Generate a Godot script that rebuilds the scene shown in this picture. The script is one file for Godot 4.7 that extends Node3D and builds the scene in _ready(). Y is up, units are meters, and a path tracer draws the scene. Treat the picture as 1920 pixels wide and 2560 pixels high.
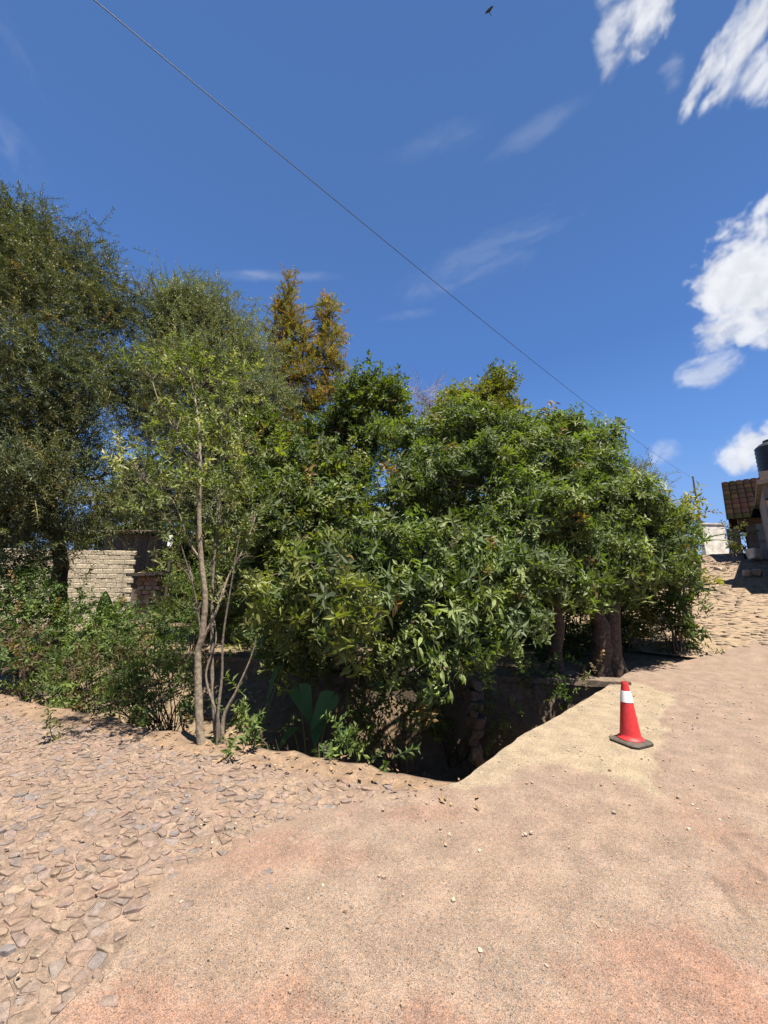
extends Node3D

var rng := RandomNumberGenerator.new()
var taken := {}
var total_copies := 0
var total_tris := 0
var M := {}
var soft_noise := FastNoiseLite.new()
var fine_noise := FastNoiseLite.new()

# ---------------------------------------------------------------- mesh builder
class MB:
	var v := PackedVector3Array()
	var n := PackedVector3Array()
	var c := PackedColorArray()
	var i := PackedInt32Array()
	func vert(p: Vector3, nn: Vector3, col: Color) -> int:
		v.push_back(p); n.push_back(nn); c.push_back(col)
		return v.size() - 1
	func tri(a: int, b: int, d: int) -> void:
		i.push_back(a); i.push_back(b); i.push_back(d)
	func flat_tri(a: Vector3, b: Vector3, d: Vector3, col: Color) -> void:
		var nn := (d - a).cross(b - a).normalized()
		var k := v.size()
		vert(a, nn, col); vert(b, nn, col); vert(d, nn, col)
		tri(k, k + 1, k + 2)
	func quad(a: Vector3, b: Vector3, d: Vector3, e: Vector3, col: Color) -> void:
		flat_tri(a, b, d, col); flat_tri(a, d, e, col)
	func box(lo: Vector3, hi: Vector3, col: Color) -> void:
		var p := [Vector3(lo.x, lo.y, lo.z), Vector3(hi.x, lo.y, lo.z), Vector3(hi.x, lo.y, hi.z), Vector3(lo.x, lo.y, hi.z), Vector3(lo.x, hi.y, lo.z), Vector3(hi.x, hi.y, lo.z), Vector3(hi.x, hi.y, hi.z), Vector3(lo.x, hi.y, hi.z)]
		quad(p[4], p[5], p[6], p[7], col); quad(p[3], p[2], p[1], p[0], col)
		quad(p[7], p[6], p[2], p[3], col); quad(p[5], p[4], p[0], p[1], col)
		quad(p[6], p[5], p[1], p[2], col); quad(p[4], p[7], p[3], p[0], col)
	func smooth() -> void:
		n.fill(Vector3.ZERO)
		for t in range(0, i.size(), 3):
			var a := v[i[t]]
			var nn := (v[i[t + 2]] - a).cross(v[i[t + 1]] - a)
			for k in 3:
				n[i[t + k]] += nn
		for k in n.size():
			n[k] = n[k].normalized() if n[k].length_squared() > 1e-16 else Vector3.UP
	func tube(pts: PackedVector3Array, radii: PackedFloat32Array, sides: int, col: Color) -> void:
		var side := Vector3.RIGHT
		var first := v.size()
		for k in pts.size():
			var d := (pts[mini(k + 1, pts.size() - 1)] - pts[maxi(k - 1, 0)]).normalized()
			side = side - d * side.dot(d)
			if side.length() < 0.05:
				side = Vector3.FORWARD - d * d.z * -1.0
			side = side.normalized()
			var up := d.cross(side)
			for s in sides:
				var a := TAU * s / sides
				var o := side * cos(a) + up * sin(a)
				vert(pts[k] + o * radii[k], o, col)
			if k:
				for s in sides:
					var a0 := first + (k - 1) * sides + s
					var a1 := first + (k - 1) * sides + (s + 1) % sides
					tri(a0, a0 + sides, a1); tri(a1, a0 + sides, a1 + sides)
		var e := vert(pts[pts.size() - 1], (pts[pts.size() - 1] - pts[pts.size() - 2]).normalized(), col)
		for s in sides:
			tri(e - sides + s, e, e - sides + (s + 1) % sides)
	func leaf(base: Vector3, dir: Vector3, up: Vector3, length: float, width: float, fold: float, curl: float, col: Color) -> void:
		# two halves folded along the midrib
		var side := dir.cross(up)
		side = side.normalized() if side.length() > 0.01 else dir.cross(Vector3.RIGHT).normalized()
		var nrm := side.cross(dir).normalized()
		var mid := base + dir * length * 0.45
		var tip := base + dir * length - nrm * curl * length
		flat_tri(base, mid - side * width * 0.5 + nrm * fold * width, tip, col)
		flat_tri(base, tip, mid + side * width * 0.5 + nrm * fold * width, col)
	func quad_leaf(a: Vector3, b: Vector3, d: Vector3, e: Vector3, col: Color) -> void:
		var nn := (d - a).cross(b - e)
		nn = nn.normalized()
		var k := v.size()
		vert(a, nn, col); vert(b, nn, col); vert(d, nn, col); vert(e, nn, col)
		tri(k, k + 1, k + 3); tri(k + 1, k + 2, k + 3)
	func mesh(m: Material, off := Vector3.ZERO) -> ArrayMesh:
		var a := []
		a.resize(Mesh.ARRAY_MAX)
		var w := v.duplicate()
		if off != Vector3.ZERO:
			for k in w.size():
				w[k] -= off
		a[Mesh.ARRAY_VERTEX] = w; a[Mesh.ARRAY_NORMAL] = n; a[Mesh.ARRAY_COLOR] = c; a[Mesh.ARRAY_INDEX] = i
		var am := ArrayMesh.new()
		am.add_surface_from_arrays(Mesh.PRIMITIVE_TRIANGLES, a)
		am.surface_set_material(0, m)
		return am

# ---------------------------------------------------------------- naming
func numbered(called: String) -> String:
	taken[called] = taken.get(called, -1) + 1
	return called if taken[called] == 0 else "%s_%03d" % [called, taken[called]]

func tag(o: Node, label: String, category: String, group := "", kind := "") -> Node:
	if label: o.set_meta("label", label)
	if category: o.set_meta("category", category)
	if group: o.set_meta("group", group)
	if kind: o.set_meta("kind", kind)
	return o

func thing(called: String, label: String, category: String, at := Vector3.ZERO, group := "") -> Node3D:
	var o := Node3D.new()
	o.name = numbered(called)
	add_child(o)
	o.position = at
	tag(o, label, category, group)
	return o

func part(called: String, mesh: Mesh, parent: Node3D, at := Vector3.ZERO) -> MeshInstance3D:
	var o := MeshInstance3D.new()
	o.name = called
	o.mesh = mesh
	o.position = at
	parent.add_child(o, true)
	return o

func structure(called: String, label: String, category: String, mesh: Mesh = null) -> Node3D:
	var o: Node3D
	if mesh:
		o = MeshInstance3D.new()
		o.mesh = mesh
	else:
		o = Node3D.new()
	o.name = numbered(called)
	add_child(o)
	tag(o, label, category, "", "structure")
	return o

# ---------------------------------------------------------------- materials
func srgb(c: Color) -> Color:
	return c.linear_to_srgb()

func mat(col: Color, rough := 0.85, vertex := false) -> StandardMaterial3D:
	var m := StandardMaterial3D.new()
	m.albedo_color = srgb(col)
	m.roughness = rough
	m.vertex_color_use_as_albedo = vertex
	m.cull_mode = BaseMaterial3D.CULL_DISABLED
	return m

# a tile of grain: mean about 1 after scaling, several octaves plus separate grains
func grain_image(size: int, seed_: int, freq: float, soft: float, grains: float, warm: float) -> Image:
	var nz := FastNoiseLite.new()
	nz.seed = seed_
	nz.frequency = freq
	nz.fractal_octaves = 4
	var a := nz.get_seamless_image(size, size)
	nz.seed = seed_ + 7
	nz.frequency = freq * 7.0
	var b := nz.get_seamless_image(size, size)
	a.convert(Image.FORMAT_L8); b.convert(Image.FORMAT_L8)
	var da := a.get_data()
	var db := b.get_data()
	var out := PackedByteArray()
	out.resize(size * size * 3)
	var r := RandomNumberGenerator.new()
	r.seed = seed_ + 99
	for k in size * size:
		var g := 0.78 + soft * (da[k] / 255.0 - 0.5) + soft * 0.8 * (db[k] / 255.0 - 0.5) + grains * (r.randf() - 0.5)
		var w := warm * (da[(k * 7 + 13) % (size * size)] / 255.0 - 0.5)
		out[k * 3] = clampi(int((g + w) * 255.0), 0, 255)
		out[k * 3 + 1] = clampi(int(g * 255.0), 0, 255)
		out[k * 3 + 2] = clampi(int((g - w) * 255.0), 0, 255)
	# separate grains, two or three pixels each
	for k in int(size * size * 0.012):
		var x := r.randi_range(0, size - 2)
		var y := r.randi_range(0, size - 2)
		var f := 1.0 + (0.22 if r.randf() < 0.5 else -0.42) * r.randf_range(0.4, 1.0) * minf(1.0, grains * 4.0)
		for dy in 2:
			for dx in 2:
				var q := ((y + dy) * size + x + dx) * 3
				for ch in 3:
					out[q + ch] = clampi(int(out[q + ch] * f), 0, 255)
	return Image.create_from_data(size, size, false, Image.FORMAT_RGB8, out)

func grained(m: StandardMaterial3D, img: Image, metres: float, bump := 0.0) -> StandardMaterial3D:
	m.albedo_texture = ImageTexture.create_from_image(img)
	m.uv1_triplanar = true
	m.uv1_world_triplanar = true
	m.uv1_scale = Vector3.ONE / metres
	if bump > 0.0:
		var h := img.duplicate()
		h.bump_map_to_normal_map(bump)
		m.normal_enabled = true
		m.normal_texture = ImageTexture.create_from_image(h)
	return m

func leaf_mat(rough: float, back: Color, spec := 0.5) -> StandardMaterial3D:
	var m := mat(Color(1, 1, 1), rough, true)
	m.backlight_enabled = true
	m.backlight = back
	m.metallic_specular = spec
	return m

# ---------------------------------------------------------------- terrain
const ALONG := Vector2(0.68, -0.733)     # up the street
const ACROSS := Vector2(0.733, 0.68)     # towards the houses
const CHANNEL := [Vector2(0.58, -3.60), Vector2(-1.79, -4.52), Vector2(-5.9, -6.32), Vector2(-18, -11.7), Vector2(-18, -14.8), Vector2(-8.0, -11.1), Vector2(-3.1, -9.3), Vector2(1.6, -7.65), Vector2(4.0, -7.12), Vector2(3.14, -6.24), Vector2(1.49, -4.62), Vector2(0.66, -3.66)]

func rise(x: float, z: float) -> float:
	var e := (x - 4.3) * ALONG.x + (z + 7.2) * ALONG.y - 2.0
	if e <= 0.0:
		return 0.0
	if e > 13.0:
		e = 13.0 + 2.0 * (1.0 - exp(-(e - 13.0) / 2.0))
	return 0.24 * e * e / (e + 1.0)

func edge_distance(p: Vector2, poly: Array) -> float:
	var d := 1e9
	for k in poly.size():
		d = minf(d, p.distance_to(Geometry2D.get_closest_point_to_segment(p, poly[k], poly[(k + 1) % poly.size()])))
	return d

var channel_poly := PackedVector2Array()
func ground_height(x: float, z: float) -> float:
	var p := Vector2(x, z)
	var h := rise(x, z) - 0.10
	if z > -16.0 and z < -3.0 and x > -19.0 and x < 5.0:
		var d := edge_distance(p, CHANNEL)
		if Geometry2D.is_point_in_polygon(p, channel_poly):
			var deep := 1.3 if x > -1.0 else lerpf(1.3, 0.75, clampf((-1.0 - x) / 5.0, 0.0, 1.0))
			if x < -0.6:
				var far := edge_distance(p, [Vector2(1.6, -7.65), Vector2(-3.1, -9.3), Vector2(-8.0, -11.1)])
				deep = minf(deep, 0.18 + far * lerpf(2.0, 0.42, clampf((-0.6 - x) / 1.2, 0.0, 1.0)))
			h -= minf(deep, 0.15 + d * 2.6) + soft_noise.get_noise_2d(x * 12.0, z * 12.0) * 0.12
			return h
		# far bank: a little yard soil above the wall
		if (z < -7.5 or x < -7.0) and (p - Vector2(12.2, -12.8)).dot(ACROSS) < -3.0:
			h += 0.10 + 0.06 * soft_noise.get_noise_2d(x * 6.0, z * 6.0)
			if d < 0.5: h -= 0.1
	elif z < -7.5 and (Vector2(x, z) - Vector2(12.2, -12.8)).dot(ACROSS) < -3.0:
		h += 0.10 * clampf((-7.5 - z) * 0.5, 0.0, 1.0) + 0.08 * soft_noise.get_noise_2d(x * 6.0, z * 6.0)
	return h

func axis_values(lo: float, hi: float, step: float, far: float) -> PackedFloat32Array:
	var a := PackedFloat32Array([-far, -far * 0.5, -far * 0.25, lo - 12.0, lo - 5.0])
	var x := lo
	while x <= hi:
		a.push_back(x)
		x += step
	a.append_array(PackedFloat32Array([hi + 5.0, hi + 12.0, far * 0.25, far * 0.5, far]))
	return a

func sheet(cols: int, rows: int, f: Callable, col: Callable) -> MB:
	var mb := MB.new()
	for r in rows + 1:
		for c in cols + 1:
			var p: Vector3 = f.call(float(c) / cols, float(r) / rows)
			mb.vert(p, Vector3.UP, col.call(p))
	for r in rows:
		for c in cols:
			var a := r * (cols + 1) + c
			var b := a + cols + 1
			mb.tri(a, b, a + 1); mb.tri(a + 1, b, b + 1)
	mb.smooth()
	if mb.n[mb.n.size() / 2].y < 0.0:
		for k in mb.n.size(): mb.n[k] = -mb.n[k]
	return mb

func polyline(pts: Array, t: float) -> Vector2:
	var total := 0.0
	for k in pts.size() - 1: total += pts[k].distance_to(pts[k + 1])
	var want := t * total
	for k in pts.size() - 1:
		var l: float = pts[k].distance_to(pts[k + 1])
		if want <= l or k == pts.size() - 2:
			return pts[k].lerp(pts[k + 1], clampf(want / l, 0.0, 1.0))
		want -= l
	return pts[0]

# ---------------------------------------------------------------- cobbles
func clip(poly: PackedVector2Array, n: Vector2, d: float) -> PackedVector2Array:
	var out := PackedVector2Array()
	for k in poly.size():
		var a := poly[k]
		var b := poly[(k + 1) % poly.size()]
		var da := a.dot(n) - d
		var db := b.dot(n) - d
		if da <= 0.0: out.push_back(a)
		if (da < 0.0) != (db < 0.0) and absf(da - db) > 1e-9:
			out.push_back(a.lerp(b, da / (da - db)))
	return out

func stone_shape(mb: MB, poly: PackedVector2Array, at: Vector3, h: float, col: Color, r: RandomNumberGenerator) -> void:
	# Chaikin once: worn corners
	var q := PackedVector2Array()
	for k in poly.size():
		var a := poly[k]
		var b := poly[(k + 1) % poly.size()]
		q.push_back(a.lerp(b, 0.13)); q.push_back(a.lerp(b, 0.87))
	var m := q.size()
	var first := mb.v.size()
	var tilt := Vector2(r.randf_range(-1, 1), r.randf_range(-1, 1)) * 0.2
	for ring in 3:
		for k in m:
			var p: Vector2 = q[k] * [1.0, 0.985, 0.88][ring]
			var y: float = [-0.05, h * 0.45, h][ring] + (p.dot(tilt) if ring else 0.0) + (r.randf_range(-0.005, 0.005) if ring else 0.0)
			mb.vert(at + Vector3(p.x, y, p.y), Vector3.UP, col)
	var mid := mb.vert(at + Vector3(0, h + 0.006, 0), Vector3.UP, col)
	for k in m:
		var k1 := (k + 1) % m
		for ring in 2:
			var a := first + ring * m
			mb.tri(a + k, a + m + k, a + k1); mb.tri(a + k1, a + m + k, a + m + k1)
		mb.tri(first + 2 * m + k, mid, first + 2 * m + k1)

func cobbles(parent: Node3D, lo: Vector2, hi: Vector2, step: float, turn: float, stretch: float, keep: Callable, height: Callable, tones: Array, singles: int, seed_: int, low: float, high: float) -> void:
	var r := RandomNumberGenerator.new()
	r.seed = seed_
	var cols := int((hi.x - lo.x) / step) + 1
	var rows := int((hi.y - lo.y) / step) + 1
	var sites := PackedVector2Array()
	for j in rows:
		for k in cols:
			sites.push_back(Vector2(lo.x + (k + r.randf_range(0.02, 0.98)) * step, lo.y + (j + r.randf_range(0.02, 0.98)) * step))
	var found := []
	var ca := cos(turn)
	var sa := sin(turn)
	var gone := PackedByteArray()
	for k in sites.size(): gone.push_back(1 if r.randf() < 0.3 else 0)
	for j in range(3, rows - 3):
		for k in range(3, cols - 3):
			if gone[j * cols + k]: continue
			var s := sites[j * cols + k]
			var e := Vector2(s.x * stretch, s.y)
			var w := Vector2(e.x * ca - e.y * sa, e.x * sa + e.y * ca)
			if not keep.call(w, r): continue
			var poly := PackedVector2Array([Vector2(-step, -step) * 1.4, Vector2(step, -step) * 1.4, Vector2(step, step) * 1.4, Vector2(-step, step) * 1.4])
			var gap := r.randf_range(0.001, 0.007)
			for dj in range(-3, 4):
				for dk in range(-3, 4):
					if (dj == 0 and dk == 0) or gone[(j + dj) * cols + k + dk]: continue
					var o := sites[(j + dj) * cols + k + dk] - s
					var l := o.length()
					if l < 0.001: continue
					poly = clip(poly, o / l, l * 0.5 - gap)
			if poly.size() < 3: continue
			var area := 0.0
			var out := PackedVector2Array()
			for p in poly:
				var z := Vector2(p.x * stretch, p.y)
				out.push_back(Vector2(z.x * ca - z.y * sa, z.x * sa + z.y * ca))
			for q in out.size():
				area += out[q].cross(out[(q + 1) % out.size()])
			area = absf(area) * 0.5
			if area < step * step * 0.14: continue
			var c := Vector2.ZERO
			for p in out: c += p
			c /= out.size()
			for q in out.size(): out[q] -= c
			w += c
			var y: float = height.call(w.x, w.y)
			var at := Vector3(w.x, y, w.y)
			var tone: Color = tones[r.randi() % tones.size()] * r.randf_range(0.80, 1.16)
			tone = tone.lerp(bed_tint(at), r.randf_range(0.3, 0.8))
			var to_eye := at.distance_to(Vector3(0, 1.65, 0))
			found.push_back({"poly": out, "at": at, "h": r.randf_range(low, high), "tone": tone, "show": area * (1.65 + 0.2 - y * 0.5) / pow(to_eye, 3.0) * (1.0 if absf(w.x) < -w.y * 1.05 else 0.05)})
	found.sort_custom(func(a, b): return a.show > b.show)
	var rest := MB.new()
	for k in found.size():
		var f: Dictionary = found[k]
		if k < singles:
			var mb := MB.new()
			stone_shape(mb, f.poly, Vector3.ZERO, f.h, f.tone, r)
			mb.smooth()
			part("stone", mb.mesh(M.stone), parent, f.at)
		else:
			stone_shape(rest, f.poly, f.at, f.h, f.tone, r)
	rest.smooth()
	var o := part("small_stones", rest.mesh(M.stone), parent)
	o.set_meta("kind", "stuff")

# ---------------------------------------------------------------- plants
func unit() -> Vector3:
	var z := rng.randf_range(-1.0, 1.0)
	var a := rng.randf() * TAU
	var s := sqrt(1.0 - z * z)
	return Vector3(s * cos(a), z, s * sin(a))

# a leafy twig growing along +Y from the origin
func twig_mesh(m: Material, leaves: int, length: float, leaf_len: float, leaf_w: float, open_: float, hang: float, from := 0.15, bunch := 1.0) -> ArrayMesh:
	var mb := MB.new()
	var bend := Vector3(rng.randf_range(-0.2, 0.2), 0, rng.randf_range(-0.2, 0.2)) * length
	var at := func(t: float) -> Vector3: return Vector3(0, length * t, 0) + bend * t * t
	var sw := length * 0.012 + 0.001
	mb.flat_tri(Vector3(-sw, 0, 0), at.call(1.0), Vector3(sw, 0, 0), Color.WHITE)
	mb.flat_tri(Vector3(0, 0, -sw), at.call(1.0), Vector3(0, 0, sw), Color.WHITE)
	for k in leaves:
		var t := lerpf(from, 1.0, pow((k + 0.6) / leaves, bunch))
		var a := k * 2.4 + rng.randf_range(-0.4, 0.4)
		var o := open_ * rng.randf_range(0.7, 1.25) * lerpf(1.15, 0.7, t)
		var out := Vector3(cos(a), 0, sin(a))
		var dir := (Vector3.UP * cos(o) + out * sin(o) + Vector3(rng.randf_range(-1, 1), rng.randf_range(-1, 1), rng.randf_range(-1, 1)) * 0.22 + Vector3.DOWN * hang * rng.randf()).normalized()
		var up := (Vector3.UP * 0.9 + unit() * 0.6).normalized()
		var s := rng.randf_range(0.7, 1.15)
		var g := rng.randf_range(0.8, 1.2)
		mb.leaf(at.call(t), dir, up, leaf_len * s, leaf_w * s, rng.randf_range(0.05, 0.25), rng.randf_range(0.02, 0.22), Color(g * rng.randf_range(0.9, 1.1), g, g * rng.randf_range(0.85, 1.15)))
	return mb.mesh(m)

func along(axis: Vector3, spin: float, size: float) -> Basis:
	var y := axis.normalized()
	var x := y.cross(Vector3.FORWARD if absf(y.z) < 0.9 else Vector3.RIGHT).normalized()
	x = x.rotated(y, spin)
	return Basis(x, y, x.cross(y)).scaled(Vector3.ONE * size)

# breaks every clump into smaller ones that bulge out of it and leave hollows between them
func billow(clumps: Array, n: int, k: float, skip: float, push := 0.75) -> Array:
	var out := []
	for cl in clumps:
		var c: Vector3 = cl[0]
		var r: Vector3 = cl[1]
		for j in n:
			if rng.randf() < skip: continue
			var u := unit()
			if u.z < -0.35: u.z *= -1.0
			out.push_back([c + u * r * push * rng.randf_range(0.7, 1.15), r * k * rng.randf_range(0.7, 1.3) * Vector3(1.1, 0.85, 1.0)])
	return out

# places for twigs in sprays through a crown made of clumps
func crown_places(clumps: Array, o: Dictionary, base: Vector3) -> Array:
	var out := []
	var dens: float = o.get("density", 7.0)
	var spread: float = o.get("spread", 0.22)
	var per: int = o.get("per", 6)
	for cl in clumps:
		var c: Vector3 = cl[0]
		var r: Vector3 = cl[1]
		var mean := (r.x * r.y + r.y * r.z + r.x * r.z) / 3.0
		var sprays := int(ceil(12.57 * mean * dens * (cl[2] if cl.size() > 2 else 1.0)))
		var clump_tint := rng.randf_range(0.74, 1.28)
		for s in sprays:
			var u := unit()
			var lump := 0.80 + 0.55 * soft_noise.get_noise_3dv((c + u * r) * 26.0)
			var p: Vector3 = c + u * r * pow(rng.randf(), o.get("shell", 0.4)) * lump * 1.02
			var face := (u / r).normalized()
			var grow: Vector3 = (face + Vector3.UP * o.get("up", 0.3)).normalized()
			var tints: Array = o.tints
			var tint: Color = tints[rng.randi() % tints.size()]
			var g := rng.randf_range(0.8, 1.2) * clump_tint
			for k in per:
				var q := p + Vector3(rng.randfn(), rng.randfn(), rng.randfn()) * spread
				var ax: Vector3 = (grow + unit() * o.get("wild", 0.75)).normalized()
				var f := g * rng.randf_range(0.85, 1.15)
				var leaf_tint := Color(0.20, 0.13, 0.055) if rng.randf() < o.get("dead", 0.012) else Color(tint.r * f, tint.g * f, tint.b * f)
				out.push_back([Transform3D(along(ax, rng.randf() * TAU, rng.randf_range(0.7, 1.2)), q - base), leaf_tint])
	return out

func scatter(called: String, places: Array, meshes: Array, parent: Node3D) -> void:
	# thousands of leafy twigs joined into one mesh
	var vs := PackedVector3Array()
	var ns := PackedVector3Array()
	var cs := PackedColorArray()
	var ids := PackedInt32Array()
	var src := []
	for m in meshes:
		src.push_back(m.surface_get_arrays(0))
	for k in places.size():
		var a: Array = src[k % src.size()]
		var x: Transform3D = places[k][0]
		var first := vs.size()
		vs.append_array(x * (a[Mesh.ARRAY_VERTEX] as PackedVector3Array))
		ns.append_array(Transform3D(x.basis.orthonormalized()) * (a[Mesh.ARRAY_NORMAL] as PackedVector3Array))
		var c := PackedColorArray()
		c.resize((a[Mesh.ARRAY_VERTEX] as PackedVector3Array).size())
		c.fill(places[k][1])
		cs.append_array(c)
		for q in (a[Mesh.ARRAY_INDEX] as PackedInt32Array): ids.push_back(q + first)
	var arr := []
	arr.resize(Mesh.ARRAY_MAX)
	arr[Mesh.ARRAY_VERTEX] = vs; arr[Mesh.ARRAY_NORMAL] = ns; arr[Mesh.ARRAY_COLOR] = cs; arr[Mesh.ARRAY_INDEX] = ids
	total_copies += places.size(); total_tris += ids.size() / 3
	var am := ArrayMesh.new()
	am.add_surface_from_arrays(Mesh.PRIMITIVE_TRIANGLES, arr)
	am.surface_set_material(0, meshes[0].surface_get_material(0))
	var o := part(called, am, parent)
	o.set_meta("kind", "stuff")

func wobbly(a: Vector3, b: Vector3, n: int, lift: float, jit: float) -> PackedVector3Array:
	var out := PackedVector3Array()
	for k in n + 1:
		var t := float(k) / n
		var p := a.lerp(b, t) + Vector3.UP * lift * sin(t * PI)
		if k > 0 and k < n: p += unit() * jit
		out.push_back(p)
	return out

func taper(n: int, r0: float, r1: float) -> PackedFloat32Array:
	var out := PackedFloat32Array()
	for k in n: out.push_back(lerpf(r0, r1, pow(float(k) / (n - 1), 0.8)))
	return out

# trunk points run from the ground up; a limb leads from the trunk into every clump
func tree(called: String, label: String, trunk: Array, r0: float, r1: float, clumps: Array, o: Dictionary) -> Node3D:
	var base: Vector3 = trunk[0]
	var t := thing(called, label, o.get("category", "tree"), base, o.get("group", ""))
	var mb := MB.new()
	var pts := PackedVector3Array()
	for k in trunk.size() - 1:
		var steps := 4
		for s in steps:
			pts.push_back(trunk[k].lerp(trunk[k + 1], float(s) / steps) + (unit() * r0 * 0.18 if k + s > 0 else Vector3(0, -0.25, 0)))
	pts.push_back(trunk[trunk.size() - 1])
	var rad := taper(pts.size(), r0, r1)
	rad[0] *= 1.35
	mb.tube(pts, rad, 10, Color.WHITE)
	part("trunk", mb.mesh(o.bark, base), t)
	for cl in clumps:
		var c: Vector3 = cl[0]
		var r: Vector3 = cl[1]
		var best := pts.size() - 1
		var cost := 1e9
		for k in pts.size():
			if k < pts.size() * 0.3: continue
			var d: float = pts[k].distance_to(c) + maxf(0.0, pts[k].y - c.y + 0.3) * 1.5
			if d < cost:
				cost = d; best = k
		var lb := MB.new()
		var lr := minf(rad[best] * 0.75, 0.02 + 0.05 * r.length())
		var main := wobbly(pts[best], c, 6, 0.12 * pts[best].distance_to(c), 0.06)
		lb.tube(main, taper(7, lr, lr * 0.4), 6, Color.WHITE)
		for s in int(o.get("forks", 6)):
			var u := unit()
			if u.y < -0.3: u.y *= -1.0
			var tip := c + u * r * rng.randf_range(0.7, 1.0)
			var from := main[rng.randi_range(3, 6)]
			lb.tube(wobbly(from, tip, 4, 0.1 * from.distance_to(tip), 0.04), taper(5, lr * 0.4, 0.004), 4, Color.WHITE)
		part("limb", lb.mesh(o.bark, base), t)
	var billows: Array = o.get("billow", [])
	scatter("crown", crown_places(billow(clumps, billows[0], billows[1], billows[2]) if billows.size() else clumps, o, base), o.twigs, t)
	return t

# a shrub: stems from the ground and leafy clumps
func shrub(called: String, label: String, base: Vector3, clumps: Array, o: Dictionary) -> Node3D:
	var t := thing(called, label, o.get("category", "shrub"), base, o.get("group", ""))
	for cl in clumps:
		var c: Vector3 = cl[0]
		var r: Vector3 = cl[1]
		var mb := MB.new()
		for s in int(o.get("stems", 5)):
			var foot := base + Vector3(rng.randf_range(-0.15, 0.15), -0.1, rng.randf_range(-0.15, 0.15))
			var tip := c + unit() * r * 0.8
			mb.tube(wobbly(foot, tip, 5, 0.1, 0.04), taper(6, o.get("stem_r", 0.018), 0.004), 5, Color.WHITE)
		part("stem", mb.mesh(o.bark, base), t)
	scatter("foliage", crown_places(clumps, o, base), o.twigs, t)
	return t

func lathe(profile: Array, sides: int, col := Color.WHITE) -> MB:
	var mb := MB.new()
	for k in profile.size():
		for s in sides:
			var a := TAU * s / sides
			mb.vert(Vector3(cos(a) * profile[k].x, profile[k].y, sin(a) * profile[k].x), Vector3.UP, col)
		if k:
			for s in sides:
				var a0 := (k - 1) * sides + s
				var a1 := (k - 1) * sides + (s + 1) % sides
				mb.tri(a0, a0 + sides, a1); mb.tri(a1, a0 + sides, a1 + sides)
	mb.smooth()
	return mb

func rough_block(sx: float, sy: float, sz: float, r: RandomNumberGenerator, jit: float, m: Material, col := Color.WHITE) -> ArrayMesh:
	# a chamfered block with uneven corners, base at y = 0, centred in x and z
	var mb := MB.new()
	var b := minf(minf(sx, sy), sz) * 0.12
	var p := []
	for k in 8:
		var s := Vector3(-1 if k & 1 == 0 else 1, 0 if k & 2 == 0 else 1, -1 if k & 4 == 0 else 1)
		p.push_back([s, Vector3(s.x * sx * 0.5, s.y * sy, s.z * sz * 0.5) + Vector3(r.randf_range(-jit, jit), r.randf_range(-jit, jit), r.randf_range(-jit, jit))])
	var ids := []
	for k in 8:
		var s: Vector3 = p[k][0]
		var q: Vector3 = p[k][1]
		var sy2 := -1.0 if s.y > 0.5 else 1.0
		ids.push_back([mb.vert(q + Vector3(0, sy2 * b, -s.z * b), Vector3.UP, col), mb.vert(q + Vector3(-s.x * b, 0, -s.z * b), Vector3.UP, col), mb.vert(q + Vector3(-s.x * b, sy2 * b, 0), Vector3.UP, col)])
	var v := mb.v.duplicate()
	var centre := Vector3(0, sy * 0.5, 0)
	mb = MB.new()
	var face := func(list: Array) -> void:
		var a: Vector3 = v[list[0]]
		var n: Vector3 = (v[list[2]] - a).cross(v[list[1]] - a)
		if n.dot(a - centre) < 0.0: list.reverse()
		for k in range(1, list.size() - 1):
			mb.flat_tri(v[list[0]], v[list[k]], v[list[k + 1]], col)
	for ax in 3:
		var bit: int = [1, 2, 4][ax]
		var o1: int = [2, 1, 1][ax]
		var o2: int = [4, 4, 2][ax]
		for side in 2:
			var c := bit * side
			face.call([ids[c][ax], ids[c | o1][ax], ids[c | o1 | o2][ax], ids[c | o2][ax]])
		for e in 4:
			var c: int = (o1 if e & 1 else 0) | (o2 if e & 2 else 0)
			var x1: int = [1, 0, 0][ax]
			var x2: int = [2, 2, 1][ax]
			face.call([ids[c][x1], ids[c][x2], ids[c | bit][x2], ids[c | bit][x1]])
	for k in 8:
		face.call([ids[k][0], ids[k][1], ids[k][2]])
	return mb.mesh(m)

func blade(length: float, width: float, notch: float, droop: float, cup: float, wavy: float, m: Material, col: Color) -> ArrayMesh:
	# a large leaf along +Z from its stalk, face up; notch > 0 makes a heart-shaped base
	var mb := MB.new()
	var rows := 12
	var cols := 8
	for k in rows + 1:
		var t := float(k) / rows
		var w := width * 0.5 * pow(sin(pow(t, 0.80) * PI * 0.985 + 0.03), 0.6) * (1.0 - 0.3 * t * t * t)
		if notch > 0.0: w = width * 0.58 * minf(1.0, pow(t / 0.24 + 0.02, 0.6)) * pow(1.0 - t, 0.8)
		for j in cols + 1:
			var s := float(j) / cols * 2.0 - 1.0
			var back := notch * length * pow(absf(s), 1.3) * (1.0 - t)
			var z := length * t - back
			var y := cup * absf(s) * w - droop * length * t * t + wavy * sin(t * 22.0 + s * 3.0) * absf(s) * width
			mb.vert(Vector3(s * w, y, z), Vector3.UP, col)
	for k in rows:
		for j in cols:
			var a := k * (cols + 1) + j
			mb.tri(a, a + cols + 1, a + 1); mb.tri(a + 1, a + cols + 1, a + cols + 2)
	mb.smooth()
	return mb.mesh(m)

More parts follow.
